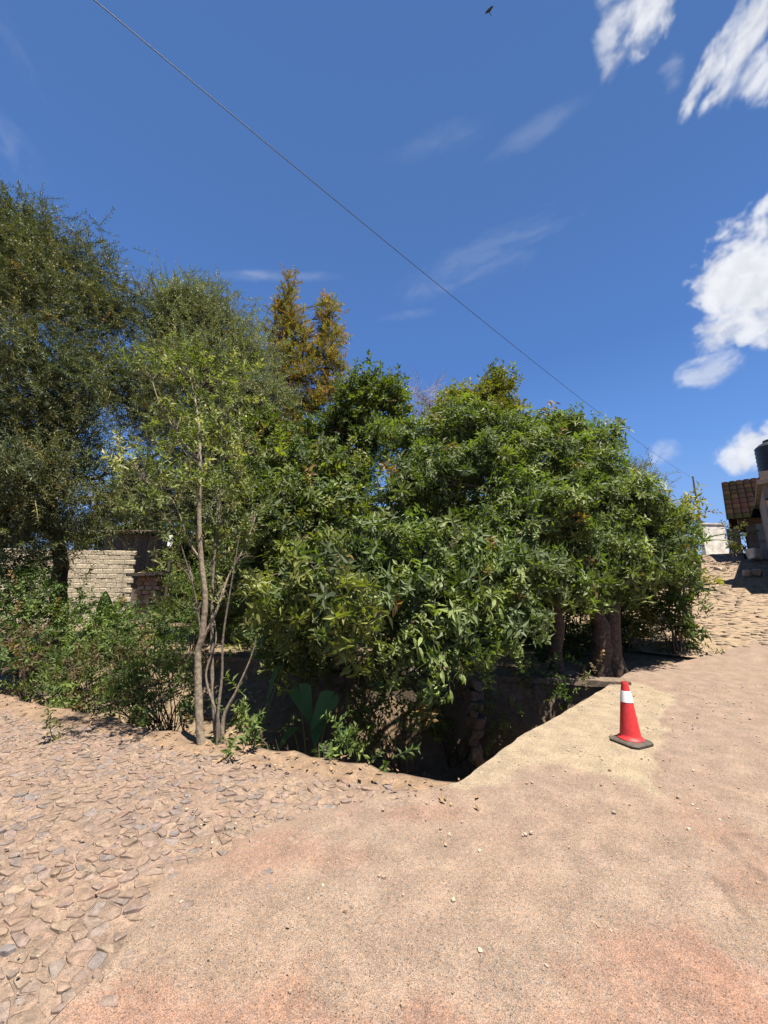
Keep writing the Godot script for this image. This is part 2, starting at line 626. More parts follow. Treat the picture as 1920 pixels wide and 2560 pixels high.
# ---------------------------------------------------------------- sky
func sky_image() -> Image:
	var w := 3072
	var h := 1536
	var img := Image.create(w, h, false, Image.FORMAT_RGBF)
	var stops := [[0.0, Color(0.46, 0.63, 0.93)], [0.12, Color(0.275, 0.49, 0.92)], [0.3, Color(0.152, 0.342, 0.79)], [0.5, Color(0.096, 0.231, 0.60)], [0.75, Color(0.083, 0.192, 0.48)], [1.0, Color(0.077, 0.178, 0.44)]]
	for y in h:
		var e := sin(PI * (0.5 - (y + 0.5) / h))
		var c := Color(0.3, 0.27, 0.22)
		if e >= 0.0:
			for k in stops.size() - 1:
				if e >= stops[k][0]:
					c = stops[k][1].lerp(stops[k + 1][1], clampf((e - stops[k][0]) / (stops[k + 1][0] - stops[k][0]), 0.0, 1.0))
		img.fill_rect(Rect2i(0, y, w, 1), Color(c.r * SKY_GAIN, c.g * SKY_GAIN, c.b * SKY_GAIN))
	# clouds: direction, half width, half height (radians), turn, thickness, raggedness, stretch of the grain
	var clouds := [
		[Vector3(0.623, 0.55, -0.556), 0.085, 0.085, 0.2, 1.5, 0.7, 1.0], [Vector3(0.613, 0.53, -0.586), 0.055, 0.07, 0.4, 1.3, 0.75, 1.0], [Vector3(0.659, 0.459, -0.597), 0.07, 0.06, 0.3, 1.15, 0.8, 1.0], [Vector3(0.621, 0.462, -0.634), 0.05, 0.035, 0.3, 0.85, 0.9, 1.2], [Vector3(0.62, 0.407, -0.67), 0.055, 0.03, 0.2, 0.55, 0.95, 1.4],
		[Vector3(0.69, 0.26, -0.676), 0.05, 0.05, 0.7, 1.0, 0.8, 1.0], [Vector3(0.67, 0.238, -0.703), 0.025, 0.03, 0.7, 0.8, 0.8, 1.0], [Vector3(0.587, 0.271, -0.763), 0.035, 0.03, 0.6, 0.4, 0.8, 1.2],
		[Vector3(0.383, 0.827, -0.411), 0.045, 0.035, 0.8, 1.0, 1.0, 1.2], [Vector3(0.343, 0.833, -0.433), 0.022, 0.05, -0.1, 0.6, 1.0, 1.8], [Vector3(0.354, 0.838, -0.415), 0.03, 0.03, 0.0, 0.7, 1.0, 1.5],
		[Vector3(0.484, 0.756, -0.441), 0.06, 0.016, 0.75, 1.0, 1.0, 1.7], [Vector3(0.507, 0.758, -0.41), 0.07, 0.02, 0.8, 1.05, 1.0, 1.6], [Vector3(0.514, 0.766, -0.386), 0.06, 0.02, 0.8, 1.1, 1.0, 1.6], [Vector3(0.527, 0.728, -0.438), 0.035, 0.02, 0.6, 0.6, 0.95, 1.8], [Vector3(0.545, 0.723, -0.424), 0.03, 0.035, 0.4, 0.9, 0.9, 1.5], [Vector3(0.442, 0.776, -0.45), 0.018, 0.03, -0.2, 0.32, 1.0, 1.8],
		[Vector3(0.111, 0.816, -0.567), 0.13, 0.028, 0.12, 0.21, 0.6, 3.0], [Vector3(0.271, 0.795, -0.543), 0.11, 0.022, 0.1, 0.20, 0.6, 3.0], [Vector3(-0.225, 0.659, -0.718), 0.14, 0.012, 0.2, 0.27, 0.8, 4.0], [Vector3(-0.162, 0.742, -0.65), 0.10, 0.014, 0.4, 0.24, 0.9, 4.0],
		[Vector3(0.236, 0.683, -0.691), 0.20, 0.045, 0.12, 0.17, 0.9, 2.5], [Vector3(0.037, 0.615, -0.787), 0.10, 0.014, 0.1, 0.18, 0.9, 3.0], [Vector3(-0.571, 0.663, -0.485), 0.08, 0.035, -0.5, 0.17, 0.9, 2.0], [Vector3(-0.522, 0.755, -0.396), 0.07, 0.02, -0.7, 0.16, 0.9, 2.0]]
	var r := RandomNumberGenerator.new()
	r.seed = 41
	for k in 26:
		var az := r.randf_range(1.25, TAU - 1.0)
		var el := r.randf_range(0.12, 1.2)
		var d := Vector3(sin(az) * cos(el), sin(el), -cos(az) * cos(el))
		var big := r.randf_range(0.08, 0.2)
		clouds.push_back([d, big, big * r.randf_range(0.4, 0.9), r.randf_range(-0.5, 0.9), r.randf_range(0.2, 1.4), 0.85, r.randf_range(1.0, 2.2)])
	var nz := FastNoiseLite.new()
	nz.seed = 5
	nz.noise_type = FastNoiseLite.TYPE_SIMPLEX_SMOOTH
	nz.frequency = 1.0
	nz.fractal_octaves = 6
	nz.fractal_gain = 0.56
	for cl in clouds:
		var d: Vector3 = cl[0].normalized()
		var right := d.cross(Vector3.UP).normalized()
		var up := right.cross(d)
		var a := right * cos(cl[3]) + up * sin(cl[3])
		var b := up * cos(cl[3]) - right * sin(cl[3])
		var reach: float = maxf(cl[1], cl[2]) * 1.9
		var el0 := asin(clampf(d.y, -1, 1))
		var y0 := clampi(int((0.5 - (el0 + reach) / PI) * h), 0, h - 1)
		var y1 := clampi(int((0.5 - (el0 - reach) / PI) * h), 0, h / 2)
		var az0 := atan2(d.x, -d.z)
		var half := reach / maxf(0.15, cos(minf(el0 + reach, 1.42)))
		var x0 := int((az0 - half) / TAU * w)
		var x1 := int((az0 + half) / TAU * w)
		for y in range(y0, y1):
			var el := PI * (0.5 - (y + 0.5) / h)
			var ce := cos(el)
			var se := sin(el)
			for x in range(x0, x1):
				var az := (x + 0.5) / w * TAU
				var p := Vector3(sin(az) * ce, se, -cos(az) * ce)
				var u: float = p.dot(a) / cl[1]
				var v: float = p.dot(b) / cl[2]
				var q := u * u + v * v
				if q > 3.2 or p.dot(d) < 0.0: continue
				var g := Vector3(p.dot(a) / cl[6], p.dot(b), p.dot(d)) * 9.0 + d * 7.0
				var warp := Vector3(nz.get_noise_3dv(g * 0.8 + Vector3(9, 0, 0)), nz.get_noise_3dv(g * 0.8 + Vector3(0, 9, 0)), 0) * 0.45
				var f := nz.get_noise_3dv(g + warp)
				var f2 := nz.get_noise_3dv(g * 3.1 + warp * 2.0 + Vector3(3, 3, 3))
				var f3 := nz.get_noise_3dv(g * 8.5 + Vector3(5, 1, 7))
				var dens: float = (1.0 - q * 0.85) + cl[5] * (f * 1.5 + f2 * 0.65 + f3 * 0.25)
				dens = clampf(dens * 0.85 - 0.12, 0.0, 1.0) * cl[4]
				if dens <= 0.0: continue
				var t := 1.0 - exp(-dens * dens * 2.6)
				var xx := posmod(x, w)
				var c0 := img.get_pixel(xx, y)
				var bright := 0.80 + 0.20 * clampf(0.55 + f2 * 0.9 + f * 0.4 + v * 0.3, 0.0, 1.0)
				var white := Color(0.93, 0.95, 1.0) * (bright * 0.98 * SKY_GAIN)
				img.set_pixel(xx, y, c0.lerp(white, t * 0.97))
	return img

const EXPOSURE := 3.1
const SKY_GAIN := 1.0 / EXPOSURE

# ================================================================ the scene
func _ready() -> void:
	rng.seed = 20
	soft_noise.seed = 3
	soft_noise.frequency = 0.06
	soft_noise.fractal_octaves = 4
	fine_noise.seed = 8
	fine_noise.frequency = 0.5
	fine_noise.fractal_octaves = 4
	for p in CHANNEL: channel_poly.push_back(p)
	for p in SLAB: slab_poly.push_back(p)

	# camera, sky, sun, exposure
	var cam := Camera3D.new()
	cam.position = Vector3(0, 1.65, 0)
	cam.rotation_degrees = Vector3(11, 0, 0)
	cam.fov = 106.2
	cam.near = 0.05
	cam.far = 900.0
	add_child(cam)
	cam.current = true
	var env := Environment.new()
	env.background_mode = Environment.BG_SKY
	var sm := PanoramaSkyMaterial.new()
	sm.panorama = ImageTexture.create_from_image(sky_image())
	var sky := Sky.new()
	sky.sky_material = sm
	env.sky = sky
	env.tonemap_mode = Environment.TONE_MAPPER_LINEAR
	env.tonemap_exposure = EXPOSURE
	env.sdfgi_enabled = true
	env.ssao_enabled = true
	env.ssil_enabled = true
	var we := WorldEnvironment.new()
	we.environment = env
	add_child(we)
	var sun := DirectionalLight3D.new()
	sun.light_energy = 1.6
	sun.light_color = Color(1.0, 0.955, 0.88)
	sun.light_angular_distance = 0.5
	sun.shadow_enabled = true
	add_child(sun)
	sun.look_at_from_position(Vector3(0.17, 0.86, 0.21) * 50.0, Vector3.ZERO)

	materials()
	print("ground")
	ground()
	streets()
	print("banks")
	banks()
	houses_uphill()
	yard()
	print("plants")
	big_trees()
	green_mass()
	young_tree()
	undergrowth()
	print("small things")
	cone()
	wire_and_bird()
	litter()
	print("copies %d, triangles in copies %d" % [total_copies, total_tris])

func materials() -> void:
	var soil := grain_image(512, 11, 0.012, 0.30, 0.20, 0.06)
	var pave := grain_image(512, 23, 0.010, 0.16, 0.38, 0.06)
	var rock := grain_image(512, 37, 0.020, 0.34, 0.16, 0.05)
	var bark := grain_image(256, 51, 0.020, 0.55, 0.18, 0.05)
	var plaster := grain_image(512, 63, 0.008, 0.30, 0.08, 0.04)
	M.soil = grained(mat(Color(1.25, 1.25, 1.25), 0.97, true), soil, 1.4, 5.0)
	M.pave = grained(mat(Color(1.25, 1.25, 1.25), 0.93, true), pave, 1.5, 3.0)
	M.stone = grained(mat(Color(1.25, 1.25, 1.25), 0.85, true), rock, 0.7, 4.0)
	M.masonry = grained(mat(Color(1.2, 1.2, 1.2), 0.95, true), rock, 1.1, 6.0)
	M.bark_brown = grained(mat(Color(0.115, 0.078, 0.06), 0.95), bark, 0.35, 9.0)
	M.bark_dark = grained(mat(Color(0.055, 0.042, 0.033), 0.95), bark, 0.35, 9.0)
	M.bark_grey = grained(mat(Color(0.20, 0.165, 0.13), 0.9), bark, 0.25, 5.0)
	M.bark_pale = grained(mat(Color(0.30, 0.245, 0.18), 0.88), bark, 0.25, 4.0)
	M.plaster = grained(mat(Color(1.2, 1.2, 1.2), 0.92, true), plaster, 2.2, 2.0)
	M.wood = grained(mat(Color(1.2, 1.2, 1.2), 0.9, true), bark, 0.5, 4.0)
	M.tile = grained(mat(Color(1.2, 1.2, 1.2), 0.85, true), rock, 0.9, 3.0)
	M.tile.metallic_specular = 0.1
	M.plain = mat(Color(1, 1, 1), 0.6, true)
	M.leaf = leaf_mat(0.55, Color(0.85, 0.92, 0.36), 0.35)
	M.leaf_soft = leaf_mat(0.6, Color(0.72, 0.76, 0.38), 0.35)
	M.leaf_big = leaf_mat(0.6, Color(0.45, 0.6, 0.2), 0.3)
	M.leaf_ear = leaf_mat(0.62, Color(0.4, 0.6, 0.2), 0.2)
	M.dry = mat(Color(1, 1, 1), 0.95, true)

# ---------------------------------------------------------------- ground
func ground() -> void:
	var xs := axis_values(-19.0, 17.0, 0.24, 400.0)
	var zs := axis_values(-24.0, -2.5, 0.24, 400.0)
	var mb := MB.new()
	for z in zs:
		for x in xs:
			var h := ground_height(x, z)
			var p := Vector2(x, z)
			var t := 0.5 + 0.5 * soft_noise.get_noise_2d(x * 9.0, z * 9.0)
			var c := Color(0.195, 0.138, 0.094).lerp(Color(0.165, 0.135, 0.08), t)
			mb.vert(Vector3(x, h, z), Vector3.UP, c)
	for r in zs.size() - 1:
		for k in xs.size() - 1:
			var a := r * xs.size() + k
			var b := a + xs.size()
			mb.tri(a, a + 1, b); mb.tri(a + 1, b + 1, b)
	mb.smooth()
	if mb.n[mb.n.size() - 1].y < 0.0:
		for k in mb.n.size(): mb.n[k] = -mb.n[k]
	structure("ground", "brown earth ground of the yard and stream bed under the trees", "ground", mb.mesh(M.soil))

const SLAB := [Vector2(0.615, -3.559), Vector2(1.059, -3.611), Vector2(1.255, -3.936), Vector2(1.639, -3.968), Vector2(2.052, -3.726), Vector2(2.206, -3.496), Vector2(2.646, -4.119), Vector2(3.556, -5.259), Vector2(4.491, -6.344), Vector2(4.3, -7.3), Vector2(3.0, -6.3), Vector2(1.3, -4.6), Vector2(0.5, -3.7)]
const STREAKS := [[Vector2(2.255, -2.987), Vector2(2.538, -2.895), 0.03], [Vector2(2.243, -2.92), Vector2(2.147, -2.477), 0.035], [Vector2(3.641, -5.412), Vector2(2.628, -4.076), 0.012], [Vector2(1.923, -2.765), Vector2(1.83, -2.227), 0.03], [Vector2(1.206, -2.729), Vector2(1.267, -2.661), 0.02]]
var slab_poly := PackedVector2Array()
func pave_tint(p: Vector3) -> Color:
	# concrete under dust: the pale bridge slab has an outline of its own, red earth is dragged over the rest
	var q := Vector2(p.x, p.z)
	var a := 0.5 + 0.5 * soft_noise.get_noise_2d(p.x * 14.0 + 40.0, p.z * 14.0)
	var b := 0.5 + 0.5 * fine_noise.get_noise_2d(p.x * 2.2, p.z * 2.2)
	var tracks := 0.5 + 0.5 * soft_noise.get_noise_2d((p.x * ALONG.x + p.z * ALONG.y) * 5.0, (p.x * ACROSS.x + p.z * ACROSS.y) * 40.0)
	var c := Color(0.212, 0.149, 0.113).lerp(Color(0.198, 0.150, 0.120), a).lerp(Color(0.177, 0.130, 0.105), clampf(tracks * 1.4 - 0.55, 0.0, 1.0) * 0.6)
	c = c.lerp(Color(0.239, 0.181, 0.135), clampf(b * 1.6 - 0.7, 0.0, 1.0) * 0.45)
	for s in [[-0.5, -1.7, 0.9, 0.3, 0.9], [1.25, -1.85, 0.55, 0.5, 0.9], [0.55, -1.5, 0.9, 0.25, 0.9], [2.3, -2.3, 0.4, 0.9, 0.6], [-0.7, -2.75, 0.5, 0.25, 0.6], [0.0, -3.2, 0.7, 0.12, 0.5], [1.9, -1.3, 0.6, 0.4, 0.9], [-0.9, -1.1, 0.6, 0.6, 0.9], [2.7, -2.1, 0.4, 0.5, 0.9], [1.75, -1.75, 0.4, 0.35, 0.9]]:
		var e := pow((p.x - s[0]) / s[2], 2.0) + pow((p.z - s[1]) / s[3], 2.0)
		if e < 2.6:
			c = c.lerp(Color(0.207, 0.110, 0.079), clampf(1.15 - e + 1.6 * fine_noise.get_noise_2d(p.x * 2.6 + 7.0, p.z * 2.6) + 0.6 * fine_noise.get_noise_2d(p.x * 11.0, p.z * 11.0), 0.0, 1.0) * s[4] * 0.62)
	if p.z < -3.4 and p.z > -7.6 and p.x < 5.0:
		var d := edge_distance(q, SLAB) * (1.0 if Geometry2D.is_point_in_polygon(q, slab_poly) else -1.0)
		d += 0.12 * fine_noise.get_noise_2d(p.x * 1.6, p.z * 1.6) + 0.06 * fine_noise.get_noise_2d(p.x * 7.0, p.z * 7.0)
		c = c.lerp(Color(0.255, 0.208, 0.147), clampf(d / 0.05 + 0.5, 0.0, 1.0) * (0.72 + 0.28 * b))
	for l in STREAKS:
		var d := q.distance_to(Geometry2D.get_closest_point_to_segment(q, l[0], l[1])) + 0.05 * fine_noise.get_noise_2d(p.x * 5.0, p.z * 5.0)
		c = c.lerp(Color(0.085, 0.058, 0.045), clampf(1.0 - absf(d) / l[2], 0.0, 1.0) * 0.55)
	return c

func bed_tint(p: Vector3) -> Color:
	var a := 0.5 + 0.5 * soft_noise.get_noise_2d(p.x * 16.0, p.z * 16.0)
	var b := clampf(0.5 + 0.9 * fine_noise.get_noise_2d(p.x * 1.4 + 31.0, p.z * 1.4), 0.0, 1.0)
	return Color(0.208, 0.143, 0.109).lerp(Color(0.220, 0.160, 0.119), a).lerp(Color(0.166, 0.122, 0.098), b * 0.6)

const PAVE_LEFT := [Vector2(-2.0, 9.0), Vector2(-1.5, 1.0), Vector2(-1.28, -1.83), Vector2(-1.08, -2.57), Vector2(-0.80, -2.94), Vector2(-0.1, -3.38), Vector2(0.58, -3.60), Vector2(0.66, -3.66), Vector2(1.49, -4.62), Vector2(3.14, -6.24), Vector2(4.0, -7.12), Vector2(5.3, -8.5)]
const PAVE_RIGHT := [Vector2(10, 9.0), Vector2(10, 1.0), Vector2(9.6, -2.0), Vector2(10.5, -5.0), Vector2(11.5, -8.0), Vector2(11.9, -10.0)]
const VERGE := [Vector2(0.58, -3.60), Vector2(-1.79, -4.52), Vector2(-5.9, -6.32), Vector2(-18, -11.7)]

func streets() -> void:
	# smooth dusty concrete
	var top := sheet(230, 300, func(u: float, v: float) -> Vector3:
		var vv := v
		var l := polyline(PAVE_LEFT, vv)
		var r := polyline(PAVE_RIGHT, vv)
		var p := l.lerp(r, pow(u, 1.5))
		var ragged := Vector2.ZERO
		if u == 0.0 and (l.y > -3.62):
			ragged = Vector2(-0.2, -0.12) * (0.5 + fine_noise.get_noise_2d(l.x * 3.0, l.y * 3.0) * 1.5 + 0.5 * fine_noise.get_noise_2d(l.x * 11.0, l.y * 11.0))
		elif u == 0.0:
			ragged = Vector2(-0.02, -0.016) * (0.6 + fine_noise.get_noise_2d(l.x * 3.0, l.y * 3.0))
		p += ragged
		var y := 0.016 + 0.010 * soft_noise.get_noise_2d(p.x * 10.0, p.y * 10.0) + 0.0035 * fine_noise.get_noise_2d(p.x * 9.0, p.y * 9.0) + rise(p.x, p.y)
		if u == 0.0 and l.y > -3.6: y = -0.012
		return Vector3(p.x, y, p.y), pave_tint)
	var road := structure("road", "dusty reddish concrete road bridging the stream bed", "road", top.mesh(M.pave))
	# its broken edge over the stream
	var sk := MB.new()
	var edge := [Vector2(0.58, -3.60), Vector2(0.66, -3.66), Vector2(1.49, -4.62), Vector2(3.14, -6.24), Vector2(4.0, -7.12), Vector2(5.3, -8.5)]
	var n := 60
	var prev := []
	for k in n + 1:
		var e := polyline(edge, float(k) / n)
		var ring := []
		for j in 4:
			ring.push_back(Vector3(e.x + 0.01 * j + 0.02 * fine_noise.get_noise_2d(k * 2.0, j * 5.0), 0.010 - [0.0, 0.12, 0.3, 1.6][j], e.y - 0.008 * j))
		if k:
			for j in 3: sk.quad(prev[j], ring[j], ring[j + 1], prev[j + 1], Color(0.167, 0.131, 0.091))
		prev = ring
	part("slab_edge", sk.mesh(M.pave), road)

	# cobbled street coming in from the side
	var street := structure("cobbled_street", "uneven street of pink and grey cobbles set in dirt", "street")
	var bed := sheet(120, 70, func(u: float, v: float) -> Vector3:
		var a := polyline(VERGE, u)
		var p := a.lerp(a + Vector2(lerpf(-0.5, -6.0, u), 9.0), v)
		if v == 0.0: p += Vector2(0.0, -0.02)
		return Vector3(p.x, 0.022 * soft_noise.get_noise_2d(p.x * 12.0, p.y * 12.0) - 0.008 + (0.008 if p.x > 1.0 else 0.0) * 0.0 - (0.05 if p.x > 0.4 else 0.0), p.y), bed_tint)
	part("bed", bed.mesh(M.soil), street)
	var tones := [Color(0.206, 0.147, 0.129), Color(0.191, 0.143, 0.131), Color(0.165, 0.140, 0.136), Color(0.217, 0.155, 0.123), Color(0.150, 0.135, 0.139), Color(0.227, 0.167, 0.123), Color(0.211, 0.135, 0.107), Color(0.186, 0.147, 0.139), Color(0.248, 0.196, 0.147), Color(0.140, 0.133, 0.145)]
	var inside := func(w: Vector2, r: RandomNumberGenerator) -> bool:
		if w.x > 0.35 or w.y > -0.6 or w.x < -8.5 or w.x < w.y * 1.12 - 0.8: return false
		# on the street side of the verge, clear of the concrete
		for k in VERGE.size() - 1:
			if w.x <= VERGE[k].x and w.x > VERGE[k + 1].x:
				var t: float = (w.x - VERGE[k].x) / (VERGE[k + 1].x - VERGE[k].x)
				if w.y < lerpf(VERGE[k].y, VERGE[k + 1].y, t) + 0.14 + 0.12 * fine_noise.get_noise_2d(w.x * 2.0, 3.0): return false
		var nearest := 1e9
		for k in 7:
			nearest = minf(nearest, w.distance_to(Geometry2D.get_closest_point_to_segment(w, PAVE_LEFT[k], PAVE_LEFT[mini(k + 1, 6)])))
		var beyond := Geometry2D.is_point_in_polygon(w, PackedVector2Array([Vector2(-2.0, 9.0), Vector2(-1.5, 1.0), Vector2(-1.28, -1.83), Vector2(-1.08, -2.57), Vector2(-0.80, -2.94), Vector2(-0.1, -3.38), Vector2(0.58, -3.60), Vector2(6, -3), Vector2(6, 9)]))
		if beyond: return nearest < 0.5 and r.randf() < 0.5 * (1.0 - nearest / 0.5)
		if nearest < 0.25 and r.randf() < 0.25: return false
		return r.randf() < (0.96 if fine_noise.get_noise_2d(w.x * 0.9, w.y * 0.9 + 50.0) < 0.2 else 0.72)
	var level := func(x: float, z: float) -> float:
		var on := Geometry2D.is_point_in_polygon(Vector2(x, z), PackedVector2Array([Vector2(-2.0, 9.0), Vector2(-1.5, 1.0), Vector2(-1.28, -1.83), Vector2(-1.08, -2.57), Vector2(-0.80, -2.94), Vector2(-0.1, -3.38), Vector2(0.58, -3.60), Vector2(6, -3), Vector2(6, 9)]))
		return (0.010 * soft_noise.get_noise_2d(x * 10.0, z * 10.0) + 0.006) if on else 0.022 * soft_noise.get_noise_2d(x * 12.0, z * 12.0) - 0.008
	cobbles(street, Vector2(-10, -9), Vector2(3, 6), 0.052, 0.42, 1.35, inside, level, tones, 300, 77, -0.004, 0.010)

	# cobbled lane climbing between the trees and the houses
	var lane := structure("cobbled_lane", "steep sunlit lane of rough cobbles climbing past the houses", "street")
	var foot := Vector2(12.2, -12.8)
	var lane_at := func(u: float, v: float) -> Vector2: return foot + ACROSS * lerpf(-2.6, 2.2, u) + ALONG * lerpf(-6.4, 14.0, v)
	var up := sheet(40, 110, func(u: float, v: float) -> Vector3:
		var p: Vector2 = lane_at.call(u, v)
		return Vector3(p.x, rise(p.x, p.y) + 0.012 + 0.03 * soft_noise.get_noise_2d(p.x * 12.0, p.y * 12.0) - (0.03 if v < 0.03 else 0.0), p.y),
		func(p: Vector3) -> Color: return bed_tint(p).lerp(Color(0.253, 0.192, 0.126), 0.75))
	part("bed", up.mesh(M.soil), lane)
	var lane_tones := [Color(0.253, 0.202, 0.147), Color(0.232, 0.182, 0.137), Color(0.268, 0.217, 0.156), Color(0.213, 0.172, 0.131), Color(0.243, 0.192, 0.152), Color(0.192, 0.162, 0.131)]
	var in_lane := func(w: Vector2, r: RandomNumberGenerator) -> bool:
		var d := w - foot
		var s := d.dot(ACROSS)
		var l := d.dot(ALONG)
		return s > -2.4 and s < 2.0 and l > -5.6 + 0.8 * fine_noise.get_noise_2d(w.x, w.y) and l < 12.0 and r.randf() < 0.86
	cobbles(lane, Vector2(-2, -40), Vector2(44, 0), 0.125, 0.0, 1.2, in_lane, func(x: float, z: float) -> float: return rise(x, z) + 0.03 * soft_noise.get_noise_2d(x * 12.0, z * 12.0), lane_tones, 260, 78, 0.0, 0.014)

# ---------------------------------------------------------------- banks of the stream
func banks() -> void:
	# strip of trodden earth along the street's edge, breaking down into the bed
	var vg := sheet(10, 260, func(u: float, v: float) -> Vector3:
		var a := polyline(VERGE, v)
		var b := polyline(VERGE, minf(v + 0.01, 1.0)) - polyline(VERGE, maxf(v - 0.01, 0.0))
		var out := Vector2(b.y, -b.x).normalized()
		if out.y > 0.0: out = -out
		var across := lerpf(lerpf(-0.22, -0.36, clampf(v * 4.0, 0.0, 1.0)), 0.20, u)
		var wob := 0.10 * fine_noise.get_noise_2d(v * 40.0, 2.0) + 0.05 * fine_noise.get_noise_2d(v * 150.0, 9.0)
		var p := a + out * (across + wob * (0.4 + u))
		var y := 0.020 * sin(clampf(u * 1.25, 0.0, 1.0) * PI * 0.8) + 0.02 * fine_noise.get_noise_2d(p.x * 5.0, p.y * 5.0) - 0.004
		if v < 0.06: y *= 0.5
		if u > 0.72: y -= pow((u - 0.72) / 0.28, 1.5) * 1.1
		return Vector3(p.x, y - (0.03 if u == 0.0 else 0.0), p.y),
		func(p: Vector3) -> Color:
			var t := 0.5 + 0.5 * fine_noise.get_noise_2d(p.x * 3.0, p.z * 3.0)
			return Color(0.176, 0.117, 0.077).lerp(Color(0.218, 0.156, 0.108), t))
	structure("verge", "strip of ochre trodden earth edging the cobbled street", "verge", vg.mesh(M.soil))
	# retaining wall of the far bank with a flat coping
	var w := thing("retaining_wall", "low rubble retaining wall with concrete coping across the stream bed", "wall", Vector3(1.6, -1.4, -7.65))
	var line := [Vector2(4.2, -7.05), Vector2(1.6, -7.65), Vector2(-3.1, -9.3), Vector2(-8.0, -11.1), Vector2(-15.0, -13.7)]
	var cap := MB.new()
	var face := MB.new()
	var n := 150
	var old := []
	for k in n + 1:
		var p := polyline(line, float(k) / n)
		var q := polyline(line, minf(float(k) / n + 0.01, 1.0)) - polyline(line, maxf(float(k) / n - 0.01, 0.0))
		var o := Vector2(-q.y, q.x).normalized()
		if o.y < 0.0: o = -o
		var j := func(d: float, y: float, s: float) -> Vector3:
			var e := p + o * (d + s * 0.06 * fine_noise.get_noise_2d(k * 1.7, y * 9.0))
			return Vector3(e.x, y + s * 0.05 * fine_noise.get_noise_2d(k * 1.3 + 50.0, y * 7.0), e.y)
		var ring := [j.call(-0.22, 0.0, 0.1), j.call(-0.22, 0.06, 0.1), j.call(0.14, 0.065, 0.3), j.call(0.14, -0.03, 0.4), j.call(0.08, -0.05, 0.6), j.call(0.09, -0.3, 1.0), j.call(0.12, -0.6, 1.2), j.call(0.16, -1.0, 1.2), j.call(0.2, -1.7, 1.0)]
		if k:
			for r in 3: cap.quad(old[r], ring[r], ring[r + 1], old[r + 1], Color(0.165, 0.128, 0.098))
			for r in range(4, 8): face.quad(old[r], ring[r], ring[r + 1], old[r + 1], Color(0.165, 0.128, 0.098) * rng.randf_range(0.8, 1.2))
		old = ring
	part("coping", cap.mesh(M.masonry, w.position), w)
	part("wall_face", face.mesh(M.masonry, w.position), w)
	# a short masonry pier standing against it in the bed
	var pier := thing("stone_pier", "crumbling stone pier standing against the retaining wall in the stream bed", "pier", Vector3(1.519, -0.877, -6.9))
	pier.position.y = -1.35
	var r := RandomNumberGenerator.new()
	r.seed = 14
	var y := 0.0
	while y < 1.32:
		var hh := r.randf_range(0.11, 0.17)
		var o := part("stone", rough_block(r.randf_range(0.14, 0.24), hh * 0.97, 0.26, r, 0.03, M.masonry, Color(0.165, 0.128, 0.098) * r.randf_range(0.75, 1.25)), pier, Vector3(r.randf_range(-0.03, 0.03), y, r.randf_range(-0.04, 0.04)))
		o.rotation.y = r.randf_range(-0.5, 0.5)
		y += hh

# ---------------------------------------------------------------- houses up the lane
func bx(lo: Vector3, hi: Vector3, m: Material, col: Color) -> ArrayMesh:
	var mb := MB.new()
	mb.box(lo, hi, col)
	return mb.mesh(m)

func tiled_slope(parent: Node3D, a: Vector3, along_: Vector3, down: Vector3, cols: int, rows: int, tones: Array, m: Material) -> void:
	# rows of curved clay tiles from a ridge point: along_ runs with the ridge, down runs to the eave
	var nrm := along_.cross(down).normalized()
	if nrm.y < 0.0: nrm = -nrm
	var step_a := along_ / cols
	var step_d := down / rows
	var variants := []
	for k in tones.size():
		var mb := MB.new()
		for j in 6:
			var t0 := PI * j / 6.0
			var t1 := PI * (j + 1) / 6.0
			var f := func(t: float, e: float) -> Vector3: return step_a * (0.5 - 0.48 * cos(t)) + nrm * (0.045 * sin(t) + 0.02 * (e)) + step_d * e * 1.12
			mb.quad(f.call(t0, 0.0), f.call(t1, 0.0), f.call(t1, 1.0), f.call(t0, 1.0), tones[k])
			mb.quad(f.call(t0, 1.0), f.call(t1, 1.0), f.call(t1, 1.0) - nrm * 0.015, f.call(t0, 1.0) - nrm * 0.015, tones[k])
		variants.push_back(mb.mesh(m))
	for c in cols:
		for r in rows:
			part("tile", variants[(c * 7 + r * 5 + (c * r) % 3) % variants.size()], parent, a + step_a * c + step_d * r)

